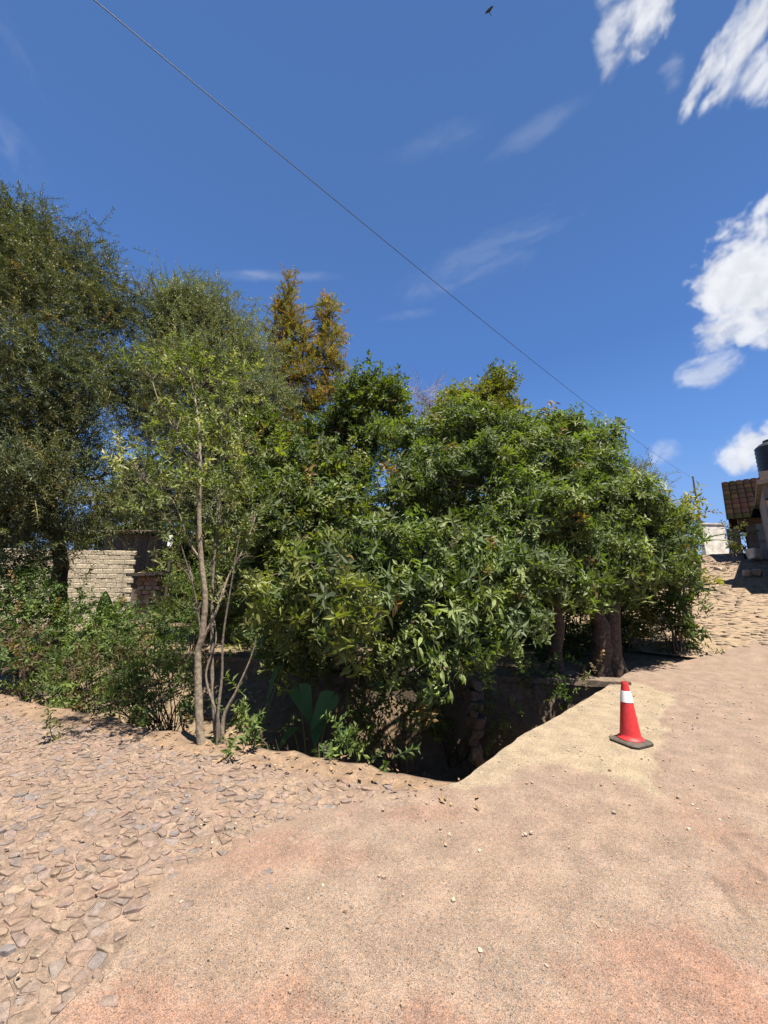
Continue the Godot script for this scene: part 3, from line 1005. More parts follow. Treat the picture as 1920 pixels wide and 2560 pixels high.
func houses_uphill() -> void:
	var turn := -0.7478
	var t := thing("corner_house", "weathered plaster house with a doorway at the lane's corner", "house", Vector3(12.62, 1.5, -12.42))
	t.rotation.y = turn
	var grey := Color(0.260, 0.224, 0.188)
	# local x runs away from the lane, local -z runs up the lane
	part("corner_pillar", bx(Vector3(0, -0.6, -0.35), Vector3(0.34, 3.5, 0.0), M.plaster, 0.75 * Color(0.289, 0.252, 0.209)), t)
	part("wall", bx(Vector3(0.003, -0.6, -5.0), Vector3(0.2, 3.45, -0.352), M.plaster, grey), t)
	part("wall", bx(Vector3(1.35, -0.6, -0.3), Vector3(5.0, 3.45, -0.06), M.plaster, Color(0.275, 0.196, 0.145)), t)
	part("lintel", bx(Vector3(0.342, 2.25, -0.3), Vector3(1.348, 3.45, -0.05), M.plaster, Color(0.303, 0.260, 0.209)), t)
	part("wall", bx(Vector3(4.8, -0.6, -5.0), Vector3(5.0, 3.45, -0.31), M.plaster, grey), t)
	part("wall", bx(Vector3(0.21, -0.6, -5.0), Vector3(4.79, 3.45, -4.8), M.plaster, grey), t)
	var door := part("door", bx(Vector3(0.345, -0.1, -0.22), Vector3(1.345, 2.245, -0.17), M.wood, Color(0.037, 0.025, 0.021)), t)
	part("door_panel", bx(Vector3(0.45, 0.1, -0.168), Vector3(0.8, 1.0, -0.155), M.wood, Color(0.159, 0.051, 0.043)), door)
	var slab := part("roof_slab", bx(Vector3(-0.12, 3.5, -5.2), Vector3(5.2, 3.66, 0.12), M.plaster, Color(0.217, 0.173, 0.145)), t)
	part("parapet", bx(Vector3(-0.02, 3.66, -0.16), Vector3(5.0, 3.95, 0.0), M.plaster, Color(0.289, 0.231, 0.188)), slab)
	part("added_shadow_wing", bx(Vector3(1.5, -1.2, -0.055), Vector3(5.0, 2.9, 2.6), M.plaster, Color(0.260, 0.209, 0.167)), t)  # unseen wing, added so that its shadow falls across the lane
	# slanting tin awning over the doorway
	var aw := MB.new()
	for k in 16:
		var z0 := 0.02 + 0.05 * k
		var y0 := 3.0 - 0.045 * k
		var wob := 0.015 if k % 2 == 0 else -0.015
		aw.quad(Vector3(0.0, y0 + wob, z0), Vector3(1.48, y0 + wob, z0), Vector3(1.48, y0 - 0.045 - wob, z0 + 0.05), Vector3(0.0, y0 - 0.045 - wob, z0 + 0.05), Color(0.072, 0.043, 0.032))
	part("awning", aw.mesh(M.tile), t)
	var ped := part("tank_stand", bx(Vector3(0.0, 3.66, -1.3), Vector3(1.2, 3.98, -0.165), M.masonry, Color(0.231, 0.145, 0.109)), t)
	ped.set_meta("label", "low brick stand under the water tank")
	# black ribbed tank
	var tank := thing("water_tank", "black ribbed plastic water tank on the corner house roof", "tank", Vector3(12.62, 5.482, -12.42))
	var loc := Vector3(0.5, 0, -0.7).rotated(Vector3.UP, turn)
	tank.position += loc
	var prof := []
	for k in 25:
		var h := 0.9 * k / 24.0
		prof.push_back(Vector2(0.5 + (0.012 if k % 4 < 2 else 0.0), h))
	prof.push_front(Vector2(0.02, 0.0))
	prof.append_array([Vector2(0.48, 0.94), Vector2(0.38, 1.03), Vector2(0.26, 1.08), Vector2(0.24, 1.10)])
	var black := mat(Color(0.016, 0.017, 0.020), 0.42)
	part("body", lathe(prof, 32).mesh(black), tank)
	part("lid", lathe([Vector2(0.25, 1.10), Vector2(0.27, 1.12), Vector2(0.26, 1.16), Vector2(0.12, 1.18), Vector2(0.005, 1.18)], 28).mesh(black), tank)

	# second house, further up, its dark tiled roof sloping down the lane
	var b := thing("tiled_house", "low pinkish house with a dark brown tiled roof further up the lane", "house", Vector3(15.6, 2.75, -16.72))
	b.rotation.y = turn
	var pink := Color(0.246, 0.170, 0.138)
	var side := MB.new()
	for x in [0.0, 0.2]:
		side.quad(Vector3(x, -1.0, 0.0), Vector3(x, 2.0, 0.0), Vector3(x, 2.0, -5.0), Vector3(x, -1.0, -5.0), pink)
		side.flat_tri(Vector3(x, 2.001, 0.0), Vector3(x, 3.98, -2.5), Vector3(x, 2.001, -5.0), pink)
	part("gable_wall", side.mesh(M.plaster), b)
	part("wall", bx(Vector3(0.205, -1.0, -0.2), Vector3(5.0, 2.0, 0.0), M.plaster, Color(0.217, 0.188, 0.167)), b)
	part("wall", bx(Vector3(0.205, -1.0, -5.0), Vector3(5.0, 2.0, -4.8), M.plaster, pink), b)
	var roof := MB.new()
	roof.quad(Vector3(-0.35, 1.78, 0.45), Vector3(5.4, 1.78, 0.45), Vector3(5.4, 4.02, -2.5), Vector3(-0.35, 4.02, -2.5), Color(0.032, 0.016, 0.013))
	roof.quad(Vector3(-0.35, 1.78, -5.45), Vector3(5.4, 1.78, -5.45), Vector3(5.4, 4.02, -2.5), Vector3(-0.35, 4.02, -2.5), Color(0.032, 0.016, 0.013))
	var rf := part("roof", roof.mesh(M.tile), b)
	var tones := [Color(0.017, 0.011, 0.009), Color(0.013, 0.009, 0.008), Color(0.021, 0.013, 0.011), Color(0.011, 0.008, 0.007)]
	tiled_slope(rf, Vector3(-0.35, 4.04, -2.5), Vector3(5.75, 0, 0), Vector3(0, -2.26, 3.0), 22, 8, tones, M.tile)
	part("fascia", bx(Vector3(0.0, 1.62, 0.003), Vector3(5.0, 1.8, 0.08), M.plaster, Color(0.289, 0.188, 0.159)), b)
	var d := part("door", bx(Vector3(0.55, -0.35, 0.003), Vector3(1.2, 1.55, 0.05), M.plaster, Color(0.361, 0.390, 0.433)), b)
	d.set_meta("label", "pale blue-white painted door")
	part("yard_wall", bx(Vector3(-0.45, -1.2, -1.3), Vector3(-0.003, 1.55, -1.1), M.plaster, Color(0.26, 0.22, 0.19)), b)
	part("doorstep", bx(Vector3(0.5, -0.6, 0.055), Vector3(1.3, -0.355, 0.35), M.plaster, Color(0.289, 0.268, 0.239)), b)
	# white wall where the lane bends
	var c := thing("white_wall", "short whitewashed wall at the top of the lane", "wall", Vector3(18.935, 3.37, -22))
	c.rotation.y = 0.1
	part("wall_body", bx(Vector3(-0.72, -0.5, -0.12), Vector3(0.72, 1.8, 0.12), M.plaster, Color(0.80, 0.79, 0.75)), c)
	part("coping", bx(Vector3(-0.76, 1.803, -0.16), Vector3(0.76, 1.88, 0.16), M.plaster, Color(0.72, 0.70, 0.66)), c)
	var bs := thing("white_boulder", "white painted boulder beside the lane below the tiled house", "boulder", Vector3(15.355, 2.851, -16))
	var rr := RandomNumberGenerator.new()
	rr.seed = 4
	part("rock", rough_block(0.42, 0.42, 0.4, rr, 0.06, M.plaster, Color(0.78, 0.76, 0.7)), bs, Vector3(0, -0.08, 0))
	# rubble at the head of the lane
	for k in 12:
		var at := Vector3(11.288, 2.36, -15) + Vector3(rr.randf_range(-0.3, 2.6), 0, rr.randf_range(-1.6, 1.2))
		at.y = rise(at.x, at.z) + 0.0
		var o := tag(part("loose_rock", rough_block(rr.randf_range(0.15, 0.4), rr.randf_range(0.12, 0.28), rr.randf_range(0.15, 0.35), rr, 0.05, M.masonry, Color(0.5, 0.4, 0.3) * rr.randf_range(0.7, 1.1)), self, at), "loose angular rock lying at the head of the lane", "rock", "loose rocks at the head of the lane")
		o.name = numbered("loose_rock")
		o.rotation.y = rr.randf() * 6.0

# ---------------------------------------------------------------- the yard on the far bank
func yard() -> void:
	var r := RandomNumberGenerator.new()
	r.seed = 31
	var w := thing("block_wall", "pale concrete block wall of the yard behind the dark tree", "wall", Vector3(-18.5, 0.0, -15.1))
	w.rotation.y = 0.25
	var shapes := []
	for k in 6: shapes.push_back(rough_block(0.392, 0.192, 0.15, r, 0.004, M.masonry, Color(0.60, 0.52, 0.40) * r.randf_range(0.85, 1.12)))
	for row in 16:
		for k in 19:
			part("block", shapes[r.randi() % 6], w, Vector3(0.2 + k * 0.4 + (0.2 if row % 2 else 0.0), row * 0.2, r.randf_range(-0.006, 0.006)))
	part("mortar", bx(Vector3(0.05, -0.3, -0.06), Vector3(7.75, 3.19, 0.058), M.plaster, Color(0.33, 0.29, 0.23)), w)
	# brick gate pier with a dark overhanging slab
	var p := thing("brick_pier", "broken reddish brick gate pier under a dark flat slab", "pier", Vector3(-6.95, 0.0, -11.6))
	var y := 0.0
	while y < 1.95:
		for k in 3:
			var o := part("brick", rough_block(0.2, 0.115, 0.3, r, 0.010, M.masonry, [Color(0.50, 0.30, 0.20), Color(0.46, 0.33, 0.24), Color(0.40, 0.23, 0.16), Color(0.54, 0.38, 0.28)][r.randi() % 4]), p, Vector3(-0.215 + 0.215 * k + (0.06 if int(y / 0.13) % 2 else 0.0), y, r.randf_range(-0.02, 0.02)))
			o.rotation.y = r.randf_range(-0.06, 0.06)
		y += 0.13
	part("core", bx(Vector3(-0.22, -0.3, -0.1), Vector3(0.24, 1.94, 0.1), M.plaster, Color(0.3, 0.22, 0.17)), p)
	var sl := part("slab", bx(Vector3(-0.38, 1.96, -0.9), Vector3(0.75, 2.05, 0.42), M.masonry, Color(0.07, 0.055, 0.05)), p)
	sl.rotation.z = 0.04
	# plank shed
	var s := thing("plank_shed", "grey brown plank shed with a low tin roof behind the block wall", "shed", Vector3(-14.0, 0.0, -19.2))
	for k in 22:
		var o := part("plank", rough_block(0.235, r.randf_range(4.1, 4.25), 0.03, r, 0.004, M.wood, [Color(0.24, 0.19, 0.15), Color(0.2, 0.17, 0.14), Color(0.27, 0.21, 0.15), Color(0.17, 0.14, 0.12)][r.randi() % 4]), s, Vector3(0.1 + k * 0.245, 0.05, r.randf_range(-0.012, 0.012)))
		o.rotation.z = r.randf_range(-0.008, 0.008)
	part("back_wall", bx(Vector3(0.0, 0, -3.0), Vector3(5.4, 4.1, -2.9), M.wood, Color(0.12, 0.1, 0.08)), s)
	for x in [0.0, 5.35]: part("post", bx(Vector3(x, 0, -0.12), Vector3(x + 0.1, 4.6, -0.03), M.wood, Color(0.2, 0.16, 0.13)), s)
	var tin := MB.new()
	for k in 60:
		var x := -0.4 + k * 0.105
		var b := 0.02 if k % 2 else -0.02
		tin.quad(Vector3(x, 4.3 - b, 0.7), Vector3(x, 4.9 - b, -3.3), Vector3(x + 0.105, 4.9 + b, -3.3), Vector3(x + 0.105, 4.3 + b, 0.7), Color(0.12, 0.09, 0.08))
	part("roof", tin.mesh(M.tile), s)
	var pn := Vector3(-9.764, 3.711, -17.5)
	var wp := tag(part("white_box", rough_block(0.22, 0.5, 0.05, r, 0.006, M.plain, Color(0.8, 0.82, 0.86)), self, Vector3(pn.x, pn.y - 0.25, pn.z)), "small white box hung on a post by the plank shed", "box")
	wp.name = numbered("white_box")
	var post := thing("wooden_post", "dark wooden post carrying the small white box", "post", Vector3(pn.x, 0.0, pn.z - 0.08))
	part("shaft", rough_block(0.1, 4.0, 0.1, r, 0.006, M.wood, Color(0.12, 0.09, 0.07)), post)

# ---------------------------------------------------------------- trees
func big_trees() -> void:
	var willow := []
	for k in 4: willow.push_back(twig_mesh(M.leaf_soft, 22, 0.70, 0.115, 0.028, 0.75, 0.5, 0.05))
	var feathery := []
	for k in 3: feathery.push_back(twig_mesh(M.leaf_soft, 16, 0.30, 0.085, 0.034, 0.8, 0.3, 0.05))
	var broad := []
	for k in 3: broad.push_back(twig_mesh(M.leaf, 12, 0.42, 0.17, 0.075, 1.0, 0.35, 0.1))
	var bare := []
	for k in 2:
		var mb := MB.new()
		for j in 14:
			var a := unit()
			mb.tube(PackedVector3Array([Vector3(0, 0.05 * j, 0), Vector3(0, 0.05 * j + 0.1, 0) + a * 0.18, Vector3(0, 0.05 * j + 0.25, 0) + a * 0.34]), PackedFloat32Array([0.006, 0.004, 0.002]), 3, Color.WHITE)
		bare.push_back(mb.mesh(M.dry))
	tree("willow_tree", "tall dark willow-like tree with a black leaning trunk before the block wall",
		[Vector3(-8.95, 0, -11.0), Vector3(-9.109, 1.836, -11), Vector3(-9.566, 3.67, -11), Vector3(-10.296, 6.222, -10.9), Vector3(-10.948, 9.103, -10.8), Vector3(-11.573, 12.324, -10.8)], 0.24, 0.05,
		[[Vector3(-12.212, 12.945, -10.8), Vector3(1.434, 0.876, 1.039)], [Vector3(-10.387, 12.132, -11), Vector3(1.025, 1.025, 0.923)], [Vector3(-13.796, 11.453, -10.6), Vector3(1.967, 1.839, 1.713)], [Vector3(-10.897, 10.325, -10.3), Vector3(1.506, 1.126, 1.185)], [Vector3(-9.736, 10.638, -11.4), Vector3(1.101, 1.034, 0.961)], [Vector3(-8.919, 10.564, -11.7), Vector3(0.7, 0.837, 0.692)], [Vector3(-9.537, 12.165, -11.2), Vector3(0.555, 0.622, 0.53)], [Vector3(-9.653, 7.913, -9.9), Vector3(1.578, 1.102, 1.206)], [Vector3(-8.931, 8.635, -11.5), Vector3(1.077, 1.143, 0.999)], [Vector3(-12.167, 7.474, -10), Vector3(1.751, 1.751, 1.576)], [Vector3(-9.688, 5.759, -9.4), Vector3(1.333, 1.011, 1.055)], [Vector3(-8.77, 6.409, -10.6), Vector3(1.448, 1.083, 1.139)], [Vector3(-8.803, 4.25, -9.4), Vector3(1.457, 0.88, 1.052)], [Vector3(-8.424, 4.816, -11), Vector3(1.222, 0.973, 0.988)], [Vector3(-10.693, 4.067, -9.5), Vector3(1.466, 1.253, 1.224)], [Vector3(-9.259, 2.952, -9.6), Vector3(1.238, 0.664, 0.856)], [Vector3(-8.591, 3.313, -10.6), Vector3(1.027, 0.513, 0.693)]],
		{"twigs": willow, "tints": [Color(0.092, 0.112, 0.062), Color(0.108, 0.122, 0.056), Color(0.078, 0.098, 0.062), Color(0.125, 0.122, 0.056)], "bark": M.bark_dark, "billow": [6, 0.45, 0.1], "density": 6.8, "per": 4, "spread": 0.34, "up": 0.1, "wild": 0.9, "shell": 0.45, "forks": 9})
	tree("willow_tree", "rounded pale grey-green willow-like tree behind the slender pale-stemmed tree",
		[Vector3(-6.0, 0, -13.2), Vector3(-5.49, 3.897, -13), Vector3(-5.982, 6.498, -13), Vector3(-6.659, 9.303, -13), Vector3(-7.19, 11.813, -13)], 0.2, 0.05,
		[[Vector3(-7.895, 11.706, -13.2), Vector3(1.192, 0.944, 0.961)], [Vector3(-6.423, 10.759, -13.2), Vector3(1.33, 1.101, 1.094)], [Vector3(-8.21, 9.956, -13), Vector3(0.836, 0.911, 0.786)], [Vector3(-5.056, 9.873, -13.4), Vector3(1.011, 1.18, 0.986)], [Vector3(-7.611, 11.969, -13.2), Vector3(1.087, 0.777, 0.839)], [Vector3(-7.129, 11.794, -13.2), Vector3(0.945, 0.713, 0.746)], [Vector3(-4.431, 8.128, -13.2), Vector3(0.753, 0.901, 0.744)], [Vector3(-6.855, 8.755, -12.6), Vector3(1.542, 1.1, 1.189)], [Vector3(-5.527, 8.03, -13), Vector3(1.338, 1.193, 1.139)], [Vector3(-8.129, 7.625, -12.8), Vector3(1.098, 1.169, 1.02)], [Vector3(-6.346, 6.379, -12.3), Vector3(1.391, 1.04, 1.094)], [Vector3(-4.877, 5.984, -12.8), Vector3(1.073, 1.003, 0.934)], [Vector3(-7.055, 4.687, -12.2), Vector3(1.202, 1.006, 0.994)], [Vector3(-5.205, 4.419, -12.2), Vector3(1.262, 0.937, 0.99)]],
		{"twigs": willow, "tints": [Color(0.185, 0.21, 0.13), Color(0.20, 0.215, 0.115), Color(0.16, 0.195, 0.135), Color(0.205, 0.205, 0.11)], "bark": M.bark_dark, "billow": [7, 0.46, 0.08], "density": 8.5, "per": 4, "spread": 0.34, "up": 0.15, "wild": 0.9, "shell": 0.45, "forks": 9})
	tree("spire_tree", "tall two-spired tree with yellow and rust coloured tips",
		[Vector3(-3.6, 0, -14.4), Vector3(-3.862, 4.873, -14.2), Vector3(-3.978, 8.109, -14.2), Vector3(-4.013, 11.084, -14.2), Vector3(-4.093, 14.486, -14.2)], 0.2, 0.02,
		[[Vector3(-4.076, 14.486, -14.2), Vector3(0.119, 0.375, 0.223)], [Vector3(-4.051, 13.61, -14.2), Vector3(0.338, 0.439, 0.349)], [Vector3(-4.321, 12.94, -14.2), Vector3(0.536, 0.435, 0.437)], [Vector3(-3.751, 12.562, -14.2), Vector3(0.467, 0.433, 0.405)], [Vector3(-4.306, 12.002, -14.2), Vector3(0.596, 0.497, 0.492)], [Vector3(-3.549, 11.724, -14.2), Vector3(0.528, 0.462, 0.446)], [Vector3(-4.167, 10.903, -14.2), Vector3(0.621, 0.523, 0.515)], [Vector3(-3.268, 10.903, -14.2), Vector3(0.621, 0.523, 0.515)], [Vector3(-2.3, 13.389, -14.4), Vector3(0.375, 0.409, 0.353)], [Vector3(-2.451, 12.716, -14.4), Vector3(0.473, 0.44, 0.411)], [Vector3(-2.178, 11.96, -14.4), Vector3(0.536, 0.503, 0.467)], [Vector3(-2.455, 11.125, -14.4), Vector3(0.564, 0.498, 0.478)], [Vector3(-2.006, 10.397, -14.4), Vector3(0.559, 0.526, 0.488)], [Vector3(-4.055, 9.717, -14), Vector3(0.668, 0.541, 0.544)], [Vector3(-3.028, 9.891, -14), Vector3(0.701, 0.542, 0.559)], [Vector3(-2.083, 9.308, -14.2), Vector3(0.577, 0.481, 0.476)], [Vector3(-3.689, 8.689, -14), Vector3(0.816, 0.565, 0.622)], [Vector3(-2.669, 8.689, -14), Vector3(0.754, 0.534, 0.579)], [Vector3(-3.565, 7.687, -14), Vector3(0.93, 0.527, 0.656)]],
		{"twigs": feathery, "tints": [Color(0.30, 0.235, 0.045), Color(0.34, 0.225, 0.045), Color(0.23, 0.21, 0.045), Color(0.27, 0.16, 0.055), Color(0.16, 0.165, 0.045), Color(0.20, 0.20, 0.045)], "bark": M.bark_dark, "density": 13.0, "per": 5, "spread": 0.12, "up": 0.7, "wild": 0.7, "forks": 6})
	tree("broadleaf_tree", "dark round-crowned broadleaf tree next to the two-spired tree",
		[Vector3(-0.9, 0, -12.4), Vector3(-1.03, 3.759, -12.2), Vector3(-0.924, 5.366, -12.2), Vector3(-0.812, 7.055, -12.2)], 0.18, 0.06,
		[[Vector3(-0.207, 8.379, -12.2), Vector3(0.58, 0.497, 0.484)], [Vector3(-0.807, 7.684, -12), Vector3(0.807, 0.605, 0.636)], [Vector3(0.205, 7.564, -12.2), Vector3(0.655, 0.614, 0.571)], [Vector3(-1.594, 6.825, -12), Vector3(0.864, 0.598, 0.658)], [Vector3(-0.398, 6.684, -12), Vector3(0.795, 0.504, 0.585)], [Vector3(-3.564, 6.403, -12), Vector3(0.924, 0.528, 0.653)], [Vector3(-2.5, 6.195, -12), Vector3(0.79, 0.461, 0.563)], [Vector3(0.538, 6.625, -12.2), Vector3(0.538, 0.538, 0.484)], [Vector3(-0.782, 5.576, -12), Vector3(0.782, 0.326, 0.499)], [Vector3(-2.207, 5.305, -12), Vector3(1.168, 0.389, 0.701)]],
		{"twigs": broad, "tints": [Color(0.098, 0.130, 0.039), Color(0.124, 0.156, 0.042), Color(0.085, 0.111, 0.039)], "bark": M.bark_dark, "billow": [6, 0.45, 0.1], "density": 7.0, "per": 4, "spread": 0.22, "up": 0.4, "forks": 7})
	tree("bare_tree", "leafless tree with fine greyish pink twigs beyond the green crowns",
		[Vector3(1.95, 0, -17.0), Vector3(2.161, 6.447, -17), Vector3(2.179, 8.781, -17), Vector3(2.197, 10.403, -17)], 0.14, 0.03, [[Vector3(1.91, 10.403, -17), Vector3(0.573, 0.535, 0.499)], [Vector3(2.579, 10.403, -17), Vector3(0.573, 0.458, 0.464)], [Vector3(1.705, 9.585, -17), Vector3(0.568, 0.568, 0.511)], [Vector3(2.743, 9.484, -17), Vector3(0.662, 0.568, 0.553)]],
		{"twigs": bare, "tints": [Color(0.30, 0.24, 0.22), Color(0.26, 0.22, 0.21)], "bark": M.bark_grey, "density": 3.0, "per": 2, "spread": 0.25, "up": 0.6, "forks": 10})
	tree("conical_tree", "olive green tree with a pointed top rising behind the glossy crowns",
		[Vector3(3.95, 0, -13.2), Vector3(3.922, 5.319, -13), Vector3(4.021, 7.103, -13), Vector3(4.135, 9.141, -13)], 0.15, 0.02,
		[[Vector3(4.105, 9.141, -13), Vector3(0.384, 0.354, 0.332)], [Vector3(4.323, 8.581, -13), Vector3(0.557, 0.44, 0.448)], [Vector3(3.823, 8.265, -13), Vector3(0.525, 0.438, 0.433)], [Vector3(4.064, 7.625, -12.8), Vector3(0.713, 0.513, 0.552)], [Vector3(2.767, 8.108, -13), Vector3(0.655, 0.437, 0.491)], [Vector3(2.17, 7.641, -13), Vector3(0.579, 0.463, 0.469)], [Vector3(3.101, 7.409, -13), Vector3(0.721, 0.519, 0.558)], [Vector3(2.295, 7.027, -13), Vector3(0.717, 0.459, 0.529)]],
		{"twigs": broad, "tints": [Color(0.156, 0.163, 0.039), Color(0.182, 0.169, 0.039), Color(0.130, 0.150, 0.039)], "bark": M.bark_dark, "density": 9.0, "per": 4, "spread": 0.18, "up": 0.5, "forks": 5})
	tree("hillside_tree", "grey-green thin-crowned tree beyond the lane",
		[Vector3(9.9, 0.9, -14.6), Vector3(9.918, 5.1, -14.5), Vector3(9.988, 5.904, -14.5), Vector3(10.072, 6.312, -14.5)], 0.09, 0.03,
		[[Vector3(10.197, 6.067, -14.5), Vector3(0.596, 0.345, 0.424)], [Vector3(9.521, 5.661, -14.5), Vector3(0.624, 0.406, 0.464)], [Vector3(10.411, 5.548, -14.5), Vector3(0.468, 0.405, 0.393)], [Vector3(9.159, 5.904, -14.5), Vector3(0.47, 0.407, 0.395)]],
		{"twigs": willow, "tints": [Color(0.182, 0.195, 0.104), Color(0.156, 0.182, 0.111)], "bark": M.bark_grey, "density": 4.0, "per": 3, "spread": 0.2, "up": 0.4, "forks": 6})

var glossy := []
func green_mass() -> void:
	for k in 5: glossy.push_back(twig_mesh(M.leaf, 13, 0.36, [0.15, 0.205, 0.12, 0.175, 0.095][k], [0.060, 0.076, 0.052, 0.066, 0.043][k], 1.15, 0.9, 0.25, 0.8))
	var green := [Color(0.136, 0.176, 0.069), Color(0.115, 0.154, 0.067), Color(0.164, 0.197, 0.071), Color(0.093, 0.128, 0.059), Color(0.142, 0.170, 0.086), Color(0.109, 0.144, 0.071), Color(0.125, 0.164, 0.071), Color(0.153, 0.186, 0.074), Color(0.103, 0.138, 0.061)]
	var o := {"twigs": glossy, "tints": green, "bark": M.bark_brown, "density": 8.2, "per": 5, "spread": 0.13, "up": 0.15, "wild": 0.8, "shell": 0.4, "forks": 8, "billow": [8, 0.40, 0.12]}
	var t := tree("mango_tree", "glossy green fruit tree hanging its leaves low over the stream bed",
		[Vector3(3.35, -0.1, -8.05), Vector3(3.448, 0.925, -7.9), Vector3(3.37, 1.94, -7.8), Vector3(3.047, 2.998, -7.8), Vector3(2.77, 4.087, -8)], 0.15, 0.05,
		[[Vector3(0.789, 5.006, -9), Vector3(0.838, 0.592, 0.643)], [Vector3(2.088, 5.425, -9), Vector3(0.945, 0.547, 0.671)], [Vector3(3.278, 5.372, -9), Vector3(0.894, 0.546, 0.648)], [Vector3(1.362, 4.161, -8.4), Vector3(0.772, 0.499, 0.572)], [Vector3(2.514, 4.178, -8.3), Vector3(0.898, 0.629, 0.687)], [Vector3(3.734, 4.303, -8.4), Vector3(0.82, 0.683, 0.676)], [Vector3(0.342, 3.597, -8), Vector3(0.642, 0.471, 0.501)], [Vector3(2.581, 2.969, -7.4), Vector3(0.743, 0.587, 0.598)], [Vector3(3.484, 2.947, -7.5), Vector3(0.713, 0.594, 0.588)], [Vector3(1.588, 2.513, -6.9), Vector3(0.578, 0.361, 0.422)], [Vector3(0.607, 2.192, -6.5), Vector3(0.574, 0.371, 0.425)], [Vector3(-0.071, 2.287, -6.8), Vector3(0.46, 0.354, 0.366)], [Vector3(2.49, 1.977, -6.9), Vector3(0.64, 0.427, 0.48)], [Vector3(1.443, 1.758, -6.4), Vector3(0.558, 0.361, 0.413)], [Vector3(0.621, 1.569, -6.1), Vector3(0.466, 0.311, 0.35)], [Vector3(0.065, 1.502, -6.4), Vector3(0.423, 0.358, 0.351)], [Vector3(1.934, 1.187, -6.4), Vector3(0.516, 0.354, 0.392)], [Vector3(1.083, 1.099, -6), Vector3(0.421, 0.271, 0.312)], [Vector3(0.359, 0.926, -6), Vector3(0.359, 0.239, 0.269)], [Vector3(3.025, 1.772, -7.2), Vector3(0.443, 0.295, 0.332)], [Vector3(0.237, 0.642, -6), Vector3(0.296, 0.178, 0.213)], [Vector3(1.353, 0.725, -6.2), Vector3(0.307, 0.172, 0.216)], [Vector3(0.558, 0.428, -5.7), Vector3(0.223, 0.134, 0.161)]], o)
	hanging_sprays(t, [[Vector3(1.21, 1.317, -6.3), Vector3(0.636, 0.709, -5.6)], [Vector3(1.016, 0.869, -6), Vector3(0.764, 0.417, -5.4)], [Vector3(0.311, 1.081, -6.2), Vector3(0, 0.676, -5.8)], [Vector3(0.783, 1.099, -6), Vector3(0.41, 0.882, -5.5)], [Vector3(1.522, 1.692, -6.2), Vector3(1.515, 1.223, -5.9)]])
	o = o.duplicate()
	o.tints = [Color(0.126, 0.160, 0.061), Color(0.165, 0.188, 0.058), Color(0.102, 0.139, 0.063), Color(0.172, 0.177, 0.073), Color(0.085, 0.117, 0.055)]
	tree("mango_tree", "leafy green fruit tree between the slender pale-stemmed tree and the stream bed",
		[Vector3(-1.9, -0.05, -9.5), Vector3(-1.941, 0.824, -9), Vector3(-1.766, 1.882, -8.6), Vector3(-1.502, 2.923, -8.4), Vector3(-1.439, 3.741, -8.4)], 0.12, 0.04,
		[[Vector3(-2.542, 4.595, -9), Vector3(0.782, 0.489, 0.572)], [Vector3(-1.425, 4.232, -8.8), Vector3(0.76, 0.475, 0.556)], [Vector3(-0.569, 4.133, -8.8), Vector3(0.569, 0.427, 0.448)], [Vector3(-2.941, 3.696, -8.6), Vector3(0.643, 0.551, 0.538)], [Vector3(-1.831, 3.377, -8.2), Vector3(0.741, 0.48, 0.549)], [Vector3(-0.762, 3.119, -8), Vector3(0.635, 0.465, 0.495)], [Vector3(-2.283, 2.585, -7.8), Vector3(0.652, 0.489, 0.514)], [Vector3(-1.263, 2.323, -7.6), Vector3(0.632, 0.474, 0.497)], [Vector3(-0.536, 2.152, -7.4), Vector3(0.46, 0.46, 0.414)], [Vector3(-2.624, 1.785, -8), Vector3(0.492, 0.492, 0.443)], [Vector3(-1.659, 1.552, -7.4), Vector3(0.603, 0.415, 0.458)], [Vector3(-0.781, 1.418, -7), Vector3(0.533, 0.391, 0.416)], [Vector3(-1.982, 0.952, -7.6), Vector3(0.534, 0.343, 0.395)], [Vector3(-1.117, 0.806, -7), Vector3(0.489, 0.279, 0.346)], [Vector3(-1.711, 0.508, -7.2), Vector3(0.321, 0.214, 0.241)], [Vector3(-1.614, 1.021, -6.2), Vector3(0.341, 0.186, 0.237)], [Vector3(-0.947, 1.108, -5.9), Vector3(0.385, 0.189, 0.258)], [Vector3(-0.427, 1.017, -5.7), Vector3(0.285, 0.171, 0.205)], [Vector3(-0.974, 1.633, -5.3), Vector3(0.46, 0.206, 0.299)], [Vector3(-0.441, 1.532, -5.1), Vector3(0.337, 0.176, 0.231)], [Vector3(-1.48, 1.471, -5.4), Vector3(0.329, 0.186, 0.232)], [Vector3(-0.668, 1.281, -5.1), Vector3(0.308, 0.144, 0.203)]], o)
	o = o.duplicate()
	o.tints = green
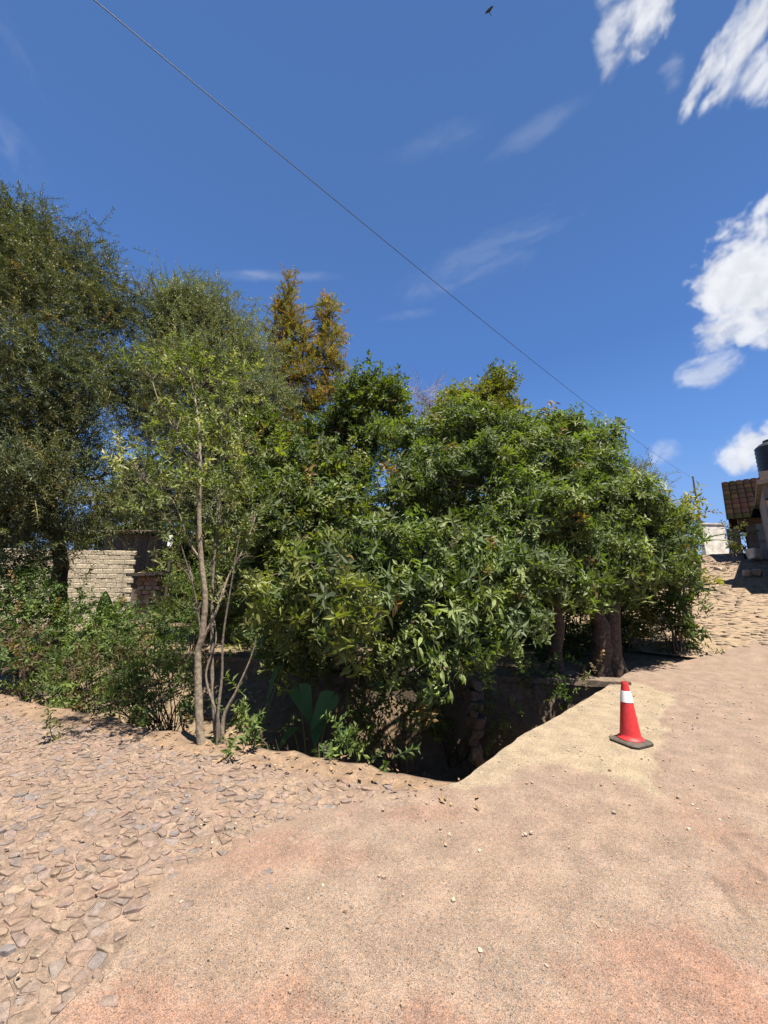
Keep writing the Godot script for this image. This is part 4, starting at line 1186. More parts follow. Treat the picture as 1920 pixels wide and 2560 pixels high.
	tree("mango_tree", "spreading green fruit tree with a thick double brown trunk beside the lane",
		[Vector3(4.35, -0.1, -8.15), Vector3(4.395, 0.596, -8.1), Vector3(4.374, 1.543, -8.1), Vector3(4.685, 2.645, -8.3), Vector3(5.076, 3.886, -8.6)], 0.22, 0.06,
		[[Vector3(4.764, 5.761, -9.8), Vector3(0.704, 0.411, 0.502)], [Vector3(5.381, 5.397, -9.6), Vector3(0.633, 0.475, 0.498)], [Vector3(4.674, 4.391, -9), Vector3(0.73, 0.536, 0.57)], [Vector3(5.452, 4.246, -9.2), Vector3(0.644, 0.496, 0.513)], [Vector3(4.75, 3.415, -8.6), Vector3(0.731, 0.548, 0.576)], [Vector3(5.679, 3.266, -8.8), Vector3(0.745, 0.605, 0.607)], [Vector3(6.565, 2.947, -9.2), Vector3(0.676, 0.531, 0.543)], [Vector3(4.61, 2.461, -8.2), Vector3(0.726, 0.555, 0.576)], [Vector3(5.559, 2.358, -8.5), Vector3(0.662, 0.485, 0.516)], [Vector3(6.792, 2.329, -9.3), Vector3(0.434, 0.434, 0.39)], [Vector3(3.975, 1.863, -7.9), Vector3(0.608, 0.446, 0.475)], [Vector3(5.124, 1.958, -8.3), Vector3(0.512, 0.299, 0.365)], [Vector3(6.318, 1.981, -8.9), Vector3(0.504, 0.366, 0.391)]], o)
	# the second stem of that tree stands a hand's breadth away
	var tr := get_node("mango_tree_002")
	var mb := MB.new()
	var pts := PackedVector3Array([Vector3(4.72, -0.3, -8.2), Vector3(4.62, 0.3, -8.2), Vector3(4.661, 0.902, -8.15), Vector3(4.832, 1.789, -8.2), Vector3(5.352, 2.848, -8.5)])
	mb.tube(pts, PackedFloat32Array([0.24, 0.18, 0.15, 0.12, 0.07]), 10, Color.WHITE)
	part("trunk", mb.mesh(M.bark_brown, tr.position), tr)
	# yellowing bush at the lane's edge and a dark one below it
	var yellow := []
	for k in 3: yellow.push_back(twig_mesh(M.leaf, 12, 0.4, 0.15, 0.06, 1.0, 0.5, 0.2))
	shrub("roadside_bush", "yellow-green leafy bush spilling over the lane", Vector3(8.3, 0.35, -10.9),
		[[Vector3(6.175, 4.093, -9.6), Vector3(0.463, 0.226, 0.31)], [Vector3(6.816, 3.881, -9.6), Vector3(0.41, 0.225, 0.286)], [Vector3(7.591, 3.608, -9.8), Vector3(0.395, 0.25, 0.29)], [Vector3(8.392, 3.615, -10.4), Vector3(0.176, 0.176, 0.159)], [Vector3(8.254, 3.2, -11), Vector3(0.439, 0.392, 0.374)], [Vector3(8.367, 2.396, -11), Vector3(0.273, 0.455, 0.328)], [Vector3(8.113, 3.603, -11.3), Vector3(0.537, 0.358, 0.403)]],
		{"twigs": yellow, "tints": [Color(0.26, 0.24, 0.05), Color(0.20, 0.20, 0.045), Color(0.14, 0.16, 0.045), Color(0.30, 0.25, 0.06)], "bark": M.bark_grey, "density": 5.0, "per": 4, "spread": 0.18, "up": 0.5, "stems": 3})
	shrub("roadside_bush", "dark green bush with bare lower stems at the foot of the lane", Vector3(6.75, 0.05, -9.35),
		[[Vector3(7.176, 1.62, -9.5), Vector3(0.369, 0.388, 0.34)], [Vector3(6.911, 0.97, -9.4), Vector3(0.398, 0.379, 0.349)], [Vector3(6.926, 0.426, -9.4), Vector3(0.281, 0.281, 0.253)], [Vector3(6.701, 1.336, -9.5), Vector3(0.337, 0.337, 0.304)]],
		{"twigs": glossy, "tints": [Color(0.055, 0.085, 0.028), Color(0.07, 0.10, 0.03), Color(0.09, 0.12, 0.035)], "bark": M.bark_brown, "density": 5.5, "per": 4, "spread": 0.15, "up": 0.3, "stems": 3, "stem_r": 0.03})
	shrub("grassy_bush", "yellowish green feathery bush on the sunlit bank behind the double trunk", Vector3(6.1, 0.3, -9.9),
		[[Vector3(6.275, 0.885, -9.9), Vector3(0.319, 0.398, 0.323)], [Vector3(6.354, 0.468, -9.8), Vector3(0.293, 0.293, 0.264)], [Vector3(6.062, 0.361, -9.9), Vector3(0.276, 0.276, 0.248)]],
		{"twigs": yellow, "tints": [Color(0.17, 0.18, 0.05), Color(0.2, 0.19, 0.06)], "bark": M.bark_grey, "density": 6.0, "per": 3, "spread": 0.12, "up": 0.8, "stems": 4})
	shrub("roadside_bush", "small dull green bush growing between the white wall and the tiled house", Vector3(14.754, 3.009, -16.3), [[Vector3(14.94, 3.689, -16.3), Vector3(0.188, 0.375, 0.253)], [Vector3(14.77, 3.296, -16.3), Vector3(0.17, 0.238, 0.183)]],
		{"twigs": yellow, "tints": [Color(0.10, 0.11, 0.05), Color(0.13, 0.12, 0.05)], "bark": M.bark_grey, "density": 6.0, "per": 3, "spread": 0.1, "up": 0.6, "stems": 3})
	# banana leaf arching beside the white wall
	var b := thing("banana_plant", "banana plant with arching dark leaves before the white wall", "plant", Vector3(11.329, 2.313, -14))
	b.position.y = rise(b.position.x, b.position.z)
	var st := MB.new()
	st.tube(PackedVector3Array([Vector3(0, -0.1, 0), Vector3(0.03, 0.7, 0), Vector3(0.0, 1.5, 0)]), PackedFloat32Array([0.09, 0.075, 0.05]), 8, Color(0.2, 0.2, 0.09))
	part("stem", st.mesh(M.dry), b)
	for k in 6:
		var lf := part("leaf", blade(1.25, 0.36, 0.0, 0.5, 0.25, 0.012, M.leaf_big, [Color(0.07, 0.11, 0.03), Color(0.2, 0.19, 0.05), Color(0.06, 0.09, 0.03)][k % 3]), b, Vector3(0, 1.45, 0))
		lf.rotation = Vector3(-0.75 + 0.15 * (k % 3), 1.2 + k * 1.05, 0)

# drooping branchlets near the viewer whose leaves can be told apart
func hanging_sprays(t: Node3D, list: Array) -> void:
	var base: Vector3 = t.position
	var leaves := []
	for k in 8:
		var mb := MB.new()
		var g := rng.randf_range(0.85, 1.2)
		var col := Color(0.155 * g, 0.205 * g, 0.075 * g)
		# blade along +Z, in three folded sections
		var l := 0.19
		var w := 0.052
		var pts := [Vector3.ZERO, Vector3(0, 0.006, l * 0.3), Vector3(0, 0.0, l * 0.65), Vector3(0, -0.03, l)]
		for s in [-1.0, 1.0]:
			var a := Vector3(s * w * 0.42, 0.012, l * 0.28)
			var b := Vector3(s * w * 0.5, 0.006, l * 0.58)
			if s < 0:
				mb.quad_leaf(pts[0], a, pts[1], pts[0].lerp(pts[1], 0.5), col); mb.quad_leaf(pts[1], a, b, pts[2], col); mb.quad_leaf(pts[2], b, pts[3], pts[2].lerp(pts[3], 0.5), col)
			else:
				mb.quad_leaf(pts[0], pts[0].lerp(pts[1], 0.5), pts[1], a, col); mb.quad_leaf(pts[1], pts[2], b, a, col); mb.quad_leaf(pts[2], pts[2].lerp(pts[3], 0.5), pts[3], b, col)
		leaves.push_back(mb.mesh(M.leaf))
	for s in list:
		for f in 6:
			var a: Vector3 = s[0]
			var b: Vector3 = s[1] + unit() * Vector3(0.28, 0.2, 0.25)
			var mb := MB.new()
			var line := wobbly(a, b, 6, 0.12, 0.02)
			mb.tube(line, taper(7, 0.010, 0.003), 4, Color.WHITE)
			part("branchlet", mb.mesh(M.bark_brown, base), t)
			for k in 10:
				var u := 0.45 + 0.55 * (k + 0.5) / 10.0
				var p := line[int(u * 6.0)].lerp(line[mini(int(u * 6.0) + 1, 6)], fmod(u * 6.0, 1.0))
				var lf := part("leaf", leaves[rng.randi() % 8], t, p - base)
				lf.rotation = Vector3(rng.randf_range(0.35, 1.2), k * 2.4 + rng.randf_range(-0.5, 0.5), rng.randf_range(-0.5, 0.5))
				lf.scale = Vector3.ONE * rng.randf_range(0.75, 1.15)

# ---------------------------------------------------------------- slender tree on the verge
func young_tree() -> void:
	var base := Vector3(-1.765, 0, -4.485)
	var t := thing("slender_tree", "slender tree with several pale stems growing on the street's earth edge", "tree", base)
	var stems := [
		[[base + Vector3(-0.12, -0.2, 0), Vector3(-1.975, 0.12, -4.5), Vector3(-2.091, 0.886, -4.55), Vector3(-2.066, 1.058, -4.55), Vector3(-2.064, 1.5, -4.55), Vector3(-2.152, 1.959, -4.55), Vector3(-2.224, 2.485, -4.55), Vector3(-2.274, 3.139, -4.55), Vector3(-2.414, 3.732, -4.7), Vector3(-2.666, 4.413, -4.9)], 0.048, 0.012, M.bark_pale],
		[[Vector3(-2.079, 1.006, -4.55), Vector3(-1.949, 1.362, -4.6), Vector3(-1.873, 1.777, -4.7), Vector3(-1.749, 2.125, -4.8), Vector3(-1.659, 2.55, -4.9)], 0.02, 0.006, M.bark_pale],
		[[Vector3(-2.289, 3.19, -4.55), Vector3(-2.5, 3.432, -4.5), Vector3(-2.763, 3.862, -4.4), Vector3(-2.936, 4.295, -4.4)], 0.014, 0.005, M.bark_pale],
		[[Vector3(-2.152, 1.959, -4.55), Vector3(-2.305, 2.189, -4.5), Vector3(-2.487, 2.649, -4.4), Vector3(-2.879, 2.912, -4.3)], 0.014, 0.004, M.bark_pale],
		[[base + Vector3(0.0, -0.2, -0.05), Vector3(-1.882, 0.289, -4.6), Vector3(-1.993, 0.816, -4.7), Vector3(-2.105, 1.731, -4.8), Vector3(-2.147, 2.497, -4.9), Vector3(-2.177, 3.343, -5), Vector3(-2.216, 4.031, -5.1)], 0.028, 0.006, M.bark_grey],
		[[base + Vector3(0.06, -0.2, 0.0), Vector3(-1.791, 0.238, -4.5), Vector3(-2.004, 0.663, -4.6), Vector3(-1.965, 1.038, -4.7), Vector3(-2.087, 1.397, -4.8)], 0.02, 0.006, M.bark_grey],
		[[base + Vector3(0.08, -0.2, 0.02), Vector3(-1.735, 0.238, -4.5), Vector3(-1.618, 0.52, -4.5), Vector3(-1.487, 0.852, -4.5), Vector3(-1.434, 1.064, -4.5)], 0.03, 0.006, M.bark_pale],
		[[base + Vector3(0.03, -0.2, 0.05), Vector3(-1.775, 0.293, -4.45), Vector3(-1.784, 0.685, -4.5), Vector3(-1.804, 1.107, -4.5), Vector3(-1.752, 1.726, -4.5), Vector3(-1.7, 2.284, -4.5)], 0.02, 0.005, M.bark_grey],
		[[Vector3(-2.066, 1.058, -4.55), Vector3(-2.147, 1.501, -4.5), Vector3(-2.223, 1.858, -4.4), Vector3(-2.347, 2.256, -4.3), Vector3(-2.444, 2.421, -4.2)], 0.014, 0.004, M.bark_grey]]
	for s in stems:
		var mb := MB.new()
		var c := Curve3D.new()
		for k in s[0].size():
			var p: Vector3 = s[0][k]
			var a: Vector3 = s[0][maxi(k - 1, 0)]
			var b: Vector3 = s[0][mini(k + 1, s[0].size() - 1)]
			c.add_point(p, -(b - a) * 0.16, (b - a) * 0.16)
		c.bake_interval = 0.07
		var pts := c.get_baked_points()
		var rad := taper(pts.size(), s[1], s[2])
		for k in pts.size():
			rad[k] *= 1.0 + 0.12 * fine_noise.get_noise_1d(k * 0.9)
		mb.tube(pts, rad, 8, Color.WHITE)
		part("trunk" if s[1] > 0.04 else "stem", mb.mesh(s[3], base), t)
	var tw := []
	for k in 4: tw.push_back(twig_mesh(M.leaf, 12, 0.24, 0.075, 0.030, 1.1, 0.4, 0.2, 0.7))
	var o := {"twigs": tw, "tints": [Color(0.14, 0.17, 0.06), Color(0.115, 0.145, 0.05), Color(0.20, 0.22, 0.10), Color(0.095, 0.125, 0.045), Color(0.26, 0.26, 0.14)], "density": 9.0, "per": 4, "spread": 0.09, "up": 0.8, "wild": 0.6, "shell": 0.6}
	var clumps := [[Vector3(-2.683, 4.596, -4.9), Vector3(0.391, 0.224, 0.277)], [Vector3(-2.936, 4.295, -4.4), Vector3(0.301, 0.201, 0.226)], [Vector3(-2.287, 4.214, -5.1), Vector3(0.429, 0.286, 0.322)], [Vector3(-2.652, 3.697, -4.5), Vector3(0.3, 0.225, 0.236)], [Vector3(-2.429, 3.551, -4.8), Vector3(0.37, 0.238, 0.273)], [Vector3(-2.838, 2.96, -4.3), Vector3(0.279, 0.186, 0.209)], [Vector3(-2.027, 3.515, -5), Vector3(0.329, 0.274, 0.271)], [Vector3(-2.516, 2.87, -4.5), Vector3(0.339, 0.218, 0.25)], [Vector3(-2.21, 2.845, -4.8), Vector3(0.334, 0.257, 0.266)], [Vector3(-1.666, 2.655, -4.9), Vector3(0.26, 0.208, 0.211)], [Vector3(-2.538, 2.466, -4.2), Vector3(0.2, 0.134, 0.15)], [Vector3(-2.314, 2.284, -4.5), Vector3(0.213, 0.142, 0.159)], [Vector3(-3.181, 3.291, -4.4), Vector3(0.193, 0.145, 0.152)], [Vector3(-1.97, 4.589, -5.1), Vector3(0.261, 0.203, 0.209)], [Vector3(-1.891, 1.588, -4.7), Vector3(0.12, 0.12, 0.108)], [Vector3(-2.184, 1.412, -4.5), Vector3(0.1, 0.127, 0.102)], [Vector3(-2.086, 1.976, -4.8), Vector3(0.149, 0.149, 0.134)], [Vector3(-1.742, 2.025, -4.8), Vector3(0.174, 0.149, 0.146)], [Vector3(-2.366, 1.863, -4.5), Vector3(0.162, 0.139, 0.136)], [Vector3(-1.954, 2.341, -4.9), Vector3(0.206, 0.18, 0.174)], [Vector3(-2.657, 3.276, -4.5), Vector3(0.246, 0.172, 0.188)]]
	scatter("crown", crown_places(clumps, o, base), tw, t)
	# fine twigs carrying the crown
	for c in clumps:
		var mb := MB.new()
		var from := Vector3.ZERO
		var near := 1e9
		for st in stems:
			for k in st[0].size() - 1:
				for u in 4:
					var q: Vector3 = st[0][k].lerp(st[0][k + 1], u / 4.0)
					var far: float = q.distance_to(c[0]) + maxf(0.0, q.y - c[0].y + 0.15) * 2.0
					if far < near:
						near = far; from = q
		for k in 4:
			mb.tube(wobbly(from, c[0] + unit() * c[1] * 0.8, 4, 0.1, 0.03), taper(5, 0.007, 0.002), 4, Color.WHITE)
		part("twig", mb.mesh(M.bark_grey, base), t)

# ---------------------------------------------------------------- undergrowth
func undergrowth() -> void:
	var small := []
	for k in 4: small.push_back(twig_mesh(M.leaf, 14, 0.30, 0.085, 0.034, 1.05, 0.35, 0.15, 0.9))
	var vine := []
	for k in 3: vine.push_back(twig_mesh(M.leaf, 12, 0.34, 0.075, 0.055, 1.1, 0.5, 0.1))
	var mixed := [Color(0.095, 0.135, 0.04), Color(0.125, 0.17, 0.042), Color(0.07, 0.105, 0.035), Color(0.105, 0.135, 0.045), Color(0.13, 0.105, 0.055)]
	var o := {"twigs": small, "tints": mixed, "bark": M.bark_brown, "density": 8.0, "per": 4, "spread": 0.12, "up": 0.5, "wild": 0.9, "shell": 0.45, "stems": 5, "stem_r": 0.012}
	var q := o.duplicate()
	q.twigs = vine
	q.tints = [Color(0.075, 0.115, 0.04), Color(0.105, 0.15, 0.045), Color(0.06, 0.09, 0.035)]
	var dry := o.duplicate()
	dry.tints = [Color(0.14, 0.09, 0.07), Color(0.11, 0.08, 0.06), Color(0.09, 0.10, 0.04)]
	dry.density = 5.0
	shrub("thicket", "bright green tangled shrub beside the slender pale-stemmed tree", Vector3(-3.0, -0.6, -5.9), [[Vector3(-3.884, 0.419, -6), Vector3(0.382, 0.324, 0.318)], [Vector3(-3.293, 0.406, -5.8), Vector3(0.341, 0.312, 0.294)], [Vector3(-2.784, 0.319, -5.5), Vector3(0.241, 0.268, 0.229)], [Vector3(-3.361, 0.143, -5.6), Vector3(0.379, 0.217, 0.268)], [Vector3(-4.219, 0.55, -6.2), Vector3(0.306, 0.275, 0.261)], [Vector3(-2.852, 0.034, -5.3), Vector3(0.255, 0.112, 0.165)], [Vector3(-3.628, 0.014, -5.7), Vector3(0.275, 0.121, 0.178)], [Vector3(-2.553, 0.111, -5.2), Vector3(0.15, 0.15, 0.135)]], o)
	shrub("thicket", "low green shrub sprawling over the earth edge of the cobbled street", Vector3(-4.8, -0.5, -6.6), [[Vector3(-4.975, 0.234, -6.6), Vector3(0.355, 0.323, 0.305)], [Vector3(-4.337, 0.094, -6.2), Vector3(0.301, 0.241, 0.244)], [Vector3(-5.582, 0.343, -7), Vector3(0.345, 0.31, 0.295)], [Vector3(-5.039, 0.508, -6.8), Vector3(0.336, 0.269, 0.272)], [Vector3(-4.989, 0.018, -6.5), Vector3(0.316, 0.139, 0.205)], [Vector3(-4.174, -0.019, -6), Vector3(0.261, 0.104, 0.164)], [Vector3(-5.72, 0.044, -6.9), Vector3(0.269, 0.148, 0.188)]], o)
	shrub("thicket", "reddish brown half-dry shrub at the end of the earth edge", Vector3(-6.4, -0.4, -7.3), [[Vector3(-6.48, 0.355, -7.3), Vector3(0.252, 0.396, 0.292)], [Vector3(-6.03, 0.149, -7), Vector3(0.274, 0.274, 0.247)], [Vector3(-6.944, 0.674, -7.5), Vector3(0.209, 0.261, 0.212)]], dry)
	shrub("thicket", "dark leafy shrub growing up under the tall dark tree", Vector3(-7.4, -0.3, -8.6), [[Vector3(-7.855, 1.366, -8.6), Vector3(0.611, 0.436, 0.471)], [Vector3(-7.815, 0.897, -8.2), Vector3(0.494, 0.452, 0.426)], [Vector3(-7.161, 0.861, -8.6), Vector3(0.518, 0.388, 0.408)], [Vector3(-7.707, 0.34, -7.8), Vector3(0.462, 0.462, 0.416)], [Vector3(-6.837, 0.532, -8), Vector3(0.397, 0.318, 0.322)], [Vector3(-8.915, 2.095, -9.4), Vector3(0.581, 0.436, 0.458)], [Vector3(-9.113, 1.711, -9), Vector3(0.552, 0.552, 0.497)], [Vector3(-7.983, 1.62, -9.2), Vector3(0.423, 0.423, 0.38)]], q)
	shrub("thicket", "dense dark shrub below the broken brick pier", Vector3(-5.7, -0.4, -9.4), [[Vector3(-6.184, 0.806, -9.2), Vector3(0.554, 0.415, 0.436)], [Vector3(-5.397, 0.65, -9), Vector3(0.54, 0.36, 0.405)], [Vector3(-4.591, 0.842, -8.8), Vector3(0.397, 0.397, 0.358)], [Vector3(-6.464, 0.564, -9), Vector3(0.449, 0.359, 0.364)], [Vector3(-4.582, 0.397, -8.4), Vector3(0.417, 0.292, 0.319)], [Vector3(-5.544, 0.367, -8.6), Vector3(0.512, 0.256, 0.345)], [Vector3(-7.362, 1.049, -9.6), Vector3(0.387, 0.436, 0.371)]], q)
	shrub("thicket", "leafy shrub between the brick pier and the slender pale-stemmed tree", Vector3(-5.0, 0.0, -10.6), [[Vector3(-5.002, 1.618, -10), Vector3(0.459, 0.51, 0.436)], [Vector3(-4.018, 1.619, -9.6), Vector3(0.441, 0.588, 0.463)], [Vector3(-3.32, 1.062, -9.4), Vector3(0.379, 0.474, 0.384)], [Vector3(-3.969, 0.806, -9.2), Vector3(0.461, 0.415, 0.395)], [Vector3(-3.114, 0.452, -9.2), Vector3(0.321, 0.275, 0.268)]], o)
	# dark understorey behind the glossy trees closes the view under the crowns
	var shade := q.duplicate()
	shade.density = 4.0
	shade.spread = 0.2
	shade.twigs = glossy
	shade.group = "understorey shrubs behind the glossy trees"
	var where := ["dark shrub behind the brick pier and slender stems", "dark shrub behind the leafy tree near the slender stems", "dark shrub under the two-spired tree", "dark shrub under the round-crowned broadleaf tree", "dark shrub behind the hanging leaves over the stream bed", "dark shrub behind the single brown trunk", "dark shrub behind the double brown trunk"]
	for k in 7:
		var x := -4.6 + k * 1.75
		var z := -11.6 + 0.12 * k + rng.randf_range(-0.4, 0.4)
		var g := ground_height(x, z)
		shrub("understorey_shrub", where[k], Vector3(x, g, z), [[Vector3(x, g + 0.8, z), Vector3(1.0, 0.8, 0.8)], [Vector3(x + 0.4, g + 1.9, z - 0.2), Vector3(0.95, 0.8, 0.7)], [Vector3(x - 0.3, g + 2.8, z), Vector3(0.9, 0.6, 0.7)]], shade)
	# trees standing further back close the view between the trunks
	var back := []
	for k in 3: back.push_back(twig_mesh(M.leaf_soft, 14, 0.7, 0.26, 0.11, 1.0, 0.4, 0.1))
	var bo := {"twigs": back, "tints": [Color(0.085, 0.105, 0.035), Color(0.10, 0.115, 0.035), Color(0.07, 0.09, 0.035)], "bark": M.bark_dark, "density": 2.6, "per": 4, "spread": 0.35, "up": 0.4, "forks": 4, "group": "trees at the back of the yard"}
	var rows := [[-23.5, -21.5, 9.5, "dense dark tree at the back of the yard behind the block wall"], [-16.0, -23.5, 9.5, "dense dark tree behind the plank shed"], [-7.8, -19.5, 7.2, "dark tree behind the rounded grey-green willow-like tree"], [-2.4, -17.5, 5.4, "dark tree behind the two-spired tree"], [2.4, -16.0, 5.6, "dark tree behind the hanging leaves, in the back row"], [6.6, -14.6, 5.0, "dark tree behind the spreading tree beside the lane"]]
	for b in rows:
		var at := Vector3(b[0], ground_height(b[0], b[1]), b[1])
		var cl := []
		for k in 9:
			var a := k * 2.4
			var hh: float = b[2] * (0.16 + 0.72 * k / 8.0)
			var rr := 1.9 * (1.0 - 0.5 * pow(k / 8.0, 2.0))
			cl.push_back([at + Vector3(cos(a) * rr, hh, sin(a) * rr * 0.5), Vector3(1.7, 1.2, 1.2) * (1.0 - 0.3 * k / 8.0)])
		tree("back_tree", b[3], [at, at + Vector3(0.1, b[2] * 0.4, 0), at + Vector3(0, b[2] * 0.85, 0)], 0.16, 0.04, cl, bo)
	shrub("understorey_shrub", "dark leafy growth under the crown beside the lane's double trunk", Vector3(5.6, 0.1, -9.6), [[Vector3(4.683, 0.4, -9.6), Vector3(0.478, 0.573, 0.473)], [Vector3(5.819, 0.732, -10), Vector3(0.401, 0.602, 0.451)], [Vector3(4, 0.104, -9.2), Vector3(0.409, 0.318, 0.327)]], q)
	# large-leaved plants at the lip of the stream bed
	var ear := func(at: Vector3, label: String, list: Array) -> void:
		var t := thing("elephant_ear_plant", label, "plant", at)
		for l in list:
			var p: Vector3 = l[0]
			var stalk := MB.new()
			stalk.tube(wobbly(at + Vector3(rng.randf_range(-0.05, 0.05), -0.1, rng.randf_range(-0.05, 0.05)), p, 5, 0.05, 0.01), taper(6, 0.018, 0.008), 6, Color(0.09, 0.12, 0.04))
			part("stalk", stalk.mesh(M.dry, at), t)
			var lf := part("leaf", blade(l[1], l[1] * 0.78, 0.28, 0.34, 0.42, 0.02, M.leaf_ear, l[3]), t, p - at)
			lf.rotation = l[2]
	var ear_green := [Color(0.075, 0.125, 0.04), Color(0.09, 0.14, 0.045), Color(0.07, 0.115, 0.04)]
	ear.call(Vector3(-1.95, -0.9, -6.1), "elephant ear plant with one large dark leaf in front of the sunlit bank", [[Vector3(-1.453, 0.48, -5.7), 0.46, Vector3(0.85, -0.8, 0.35), ear_green[2]], [Vector3(-1.606, -0.044, -5.4), 0.30, Vector3(0.5, -0.9, -0.3), ear_green[0]], [Vector3(-1.951, -0.118, -5.8), 0.28, Vector3(0.3, -1.9, 0.2), ear_green[1]]])
	ear.call(Vector3(-1.0, -1.25, -6.0), "elephant ear plant with broad green leaves leaning into the dark stream bed", [[Vector3(-1.143, 0.244, -5.6), 0.42, Vector3(0.8, 0.8, 0.4), ear_green[2]], [Vector3(-0.719, 0.17, -5.5), 0.42, Vector3(0.65, -0.8, -0.5), ear_green[0]], [Vector3(-1.202, -0.255, -5.6), 0.34, Vector3(0.4, -0.9, 0.2), ear_green[1]], [Vector3(-0.588, -0.255, -5.6), 0.30, Vector3(0.5, 1.1, 0.1), ear_green[2]], [Vector3(-0.911, -0.156, -5.6), 0.32, Vector3(0.3, 0.2, -0.2), ear_green[0]]])
	shrub("leafy_plant", "leafy green plant among the broad leaves in the stream bed", Vector3(-0.9, -1.0, -5.1), [[Vector3(-1.254, -0.166, -4.9), Vector3(0.186, 0.093, 0.125)], [Vector3(-0.772, -0.17, -4.8), Vector3(0.182, 0.082, 0.119)], [Vector3(-0.486, -0.129, -5.1), Vector3(0.146, 0.107, 0.114)]], o)
	shrub("leafy_plant", "light green leafy plant at the lip beside the pale stems", Vector3(-1.25, -0.5, -4.6), [[Vector3(-1.492, 0.086, -4.6), Vector3(0.176, 0.132, 0.138)], [Vector3(-1.503, 0.039, -4.4), Vector3(0.104, 0.083, 0.085)]], o)
	shrub("leafy_plant", "small bright green plant drooping at the lip of the dark stream bed", Vector3(-0.5, -0.55, -4.3), [[Vector3(-0.396, 0.004, -4.2), Vector3(0.119, 0.119, 0.107)], [Vector3(-0.571, 0.075, -4.3), Vector3(0.122, 0.09, 0.095)], [Vector3(-0.231, -0.062, -4.1), Vector3(0.069, 0.054, 0.055)]], o)
	shrub("leafy_plant", "thin sprawling weed on the cobbles by the earth edge", Vector3(-3.487, 0, -4.615), [[Vector3(-3.592, -0.028, -4.75), Vector3(0.203, 0.063, 0.12)], [Vector3(-3.482, -0.017, -4.9), Vector3(0.164, 0.047, 0.095)]], {"twigs": small, "tints": [Color(0.13, 0.15, 0.06), Color(0.17, 0.16, 0.08)], "bark": M.bark_grey, "density": 5.0, "per": 2, "spread": 0.06, "up": 0.5, "stems": 4, "stem_r": 0.004})
	var dk := q.duplicate()
	dk.tints = mixed
	dk.density = 6.0
	shrub("bed_plant", "dark small-leaved plant in the stream bed below the hanging leaves", Vector3(0.3, -1.35, -6.6), [[Vector3(0, -0.358, -6.4), Vector3(0.368, 0.246, 0.276)], [Vector3(0.413, -0.513, -6.2), Vector3(0.266, 0.177, 0.199)], [Vector3(-0.381, -0.303, -6.6), Vector3(0.286, 0.286, 0.257)]], dk)
	shrub("bed_plant", "dark plant climbing the retaining wall beside the stone pier", Vector3(1.2, -1.3, -7.3), [[Vector3(0.833, -0.417, -7.2), Vector3(0.312, 0.347, 0.297)], [Vector3(1.137, -0.669, -7), Vector3(0.234, 0.234, 0.211)], [Vector3(1.923, -0.454, -6.9), Vector3(0.298, 0.199, 0.224)]], dk)
	var viny := dk.duplicate()
	viny.tints = mixed
	shrub("trailing_vine", "leafy vine trailing over the wall coping behind the broad dark leaves", Vector3(-1.0, 0.0, -8.5), [[Vector3(-1.103, 0.156, -8), Vector3(0.473, 0.276, 0.337)], [Vector3(-0.458, -0.023, -7.8), Vector3(0.382, 0.267, 0.292)], [Vector3(-1.798, 0.1, -8.3), Vector3(0.327, 0.204, 0.239)], [Vector3(0.149, -0.05, -7.6), Vector3(0.297, 0.186, 0.217)]], viny)
	shrub("trailing_vine", "leafy vine trailing over the wall coping below the double trunk", Vector3(3.2, 0.0, -7.35), [[Vector3(3.095, 0.04, -7.2), Vector3(0.387, 0.113, 0.225)], [Vector3(2.43, 0.084, -7.3), Vector3(0.357, 0.143, 0.225)], [Vector3(3.588, 0.04, -7.2), Vector3(0.281, 0.098, 0.171)]], viny)
	# tall pale leaf standing in the yard
	var bl := thing("banana_plant", "young banana plant with one upright light green leaf", "plant", Vector3(-7.0, -0.1, -9.7))
	var top := Vector3(-6.806, 0.647, -9.7)
	var mb := MB.new()
	mb.tube(PackedVector3Array([Vector3.ZERO, (top - bl.position) * 0.5, top - bl.position]), PackedFloat32Array([0.05, 0.04, 0.02]), 7, Color(0.16, 0.18, 0.07))
	part("stem", mb.mesh(M.dry), bl)
	var lf := part("leaf", blade(0.95, 0.36, 0.0, 0.12, 0.25, 0.01, M.leaf_big, Color(0.15, 0.19, 0.05)), bl, top - bl.position)
	lf.rotation = Vector3(-1.35, 0.35, 0.2)
	var lf2 := part("leaf", blade(0.9, 0.34, 0.0, 0.4, 0.3, 0.01, M.leaf_big, Color(0.13, 0.19, 0.05)), bl, top - bl.position)
	lf2.rotation = Vector3(-0.9, 2.0, 0)

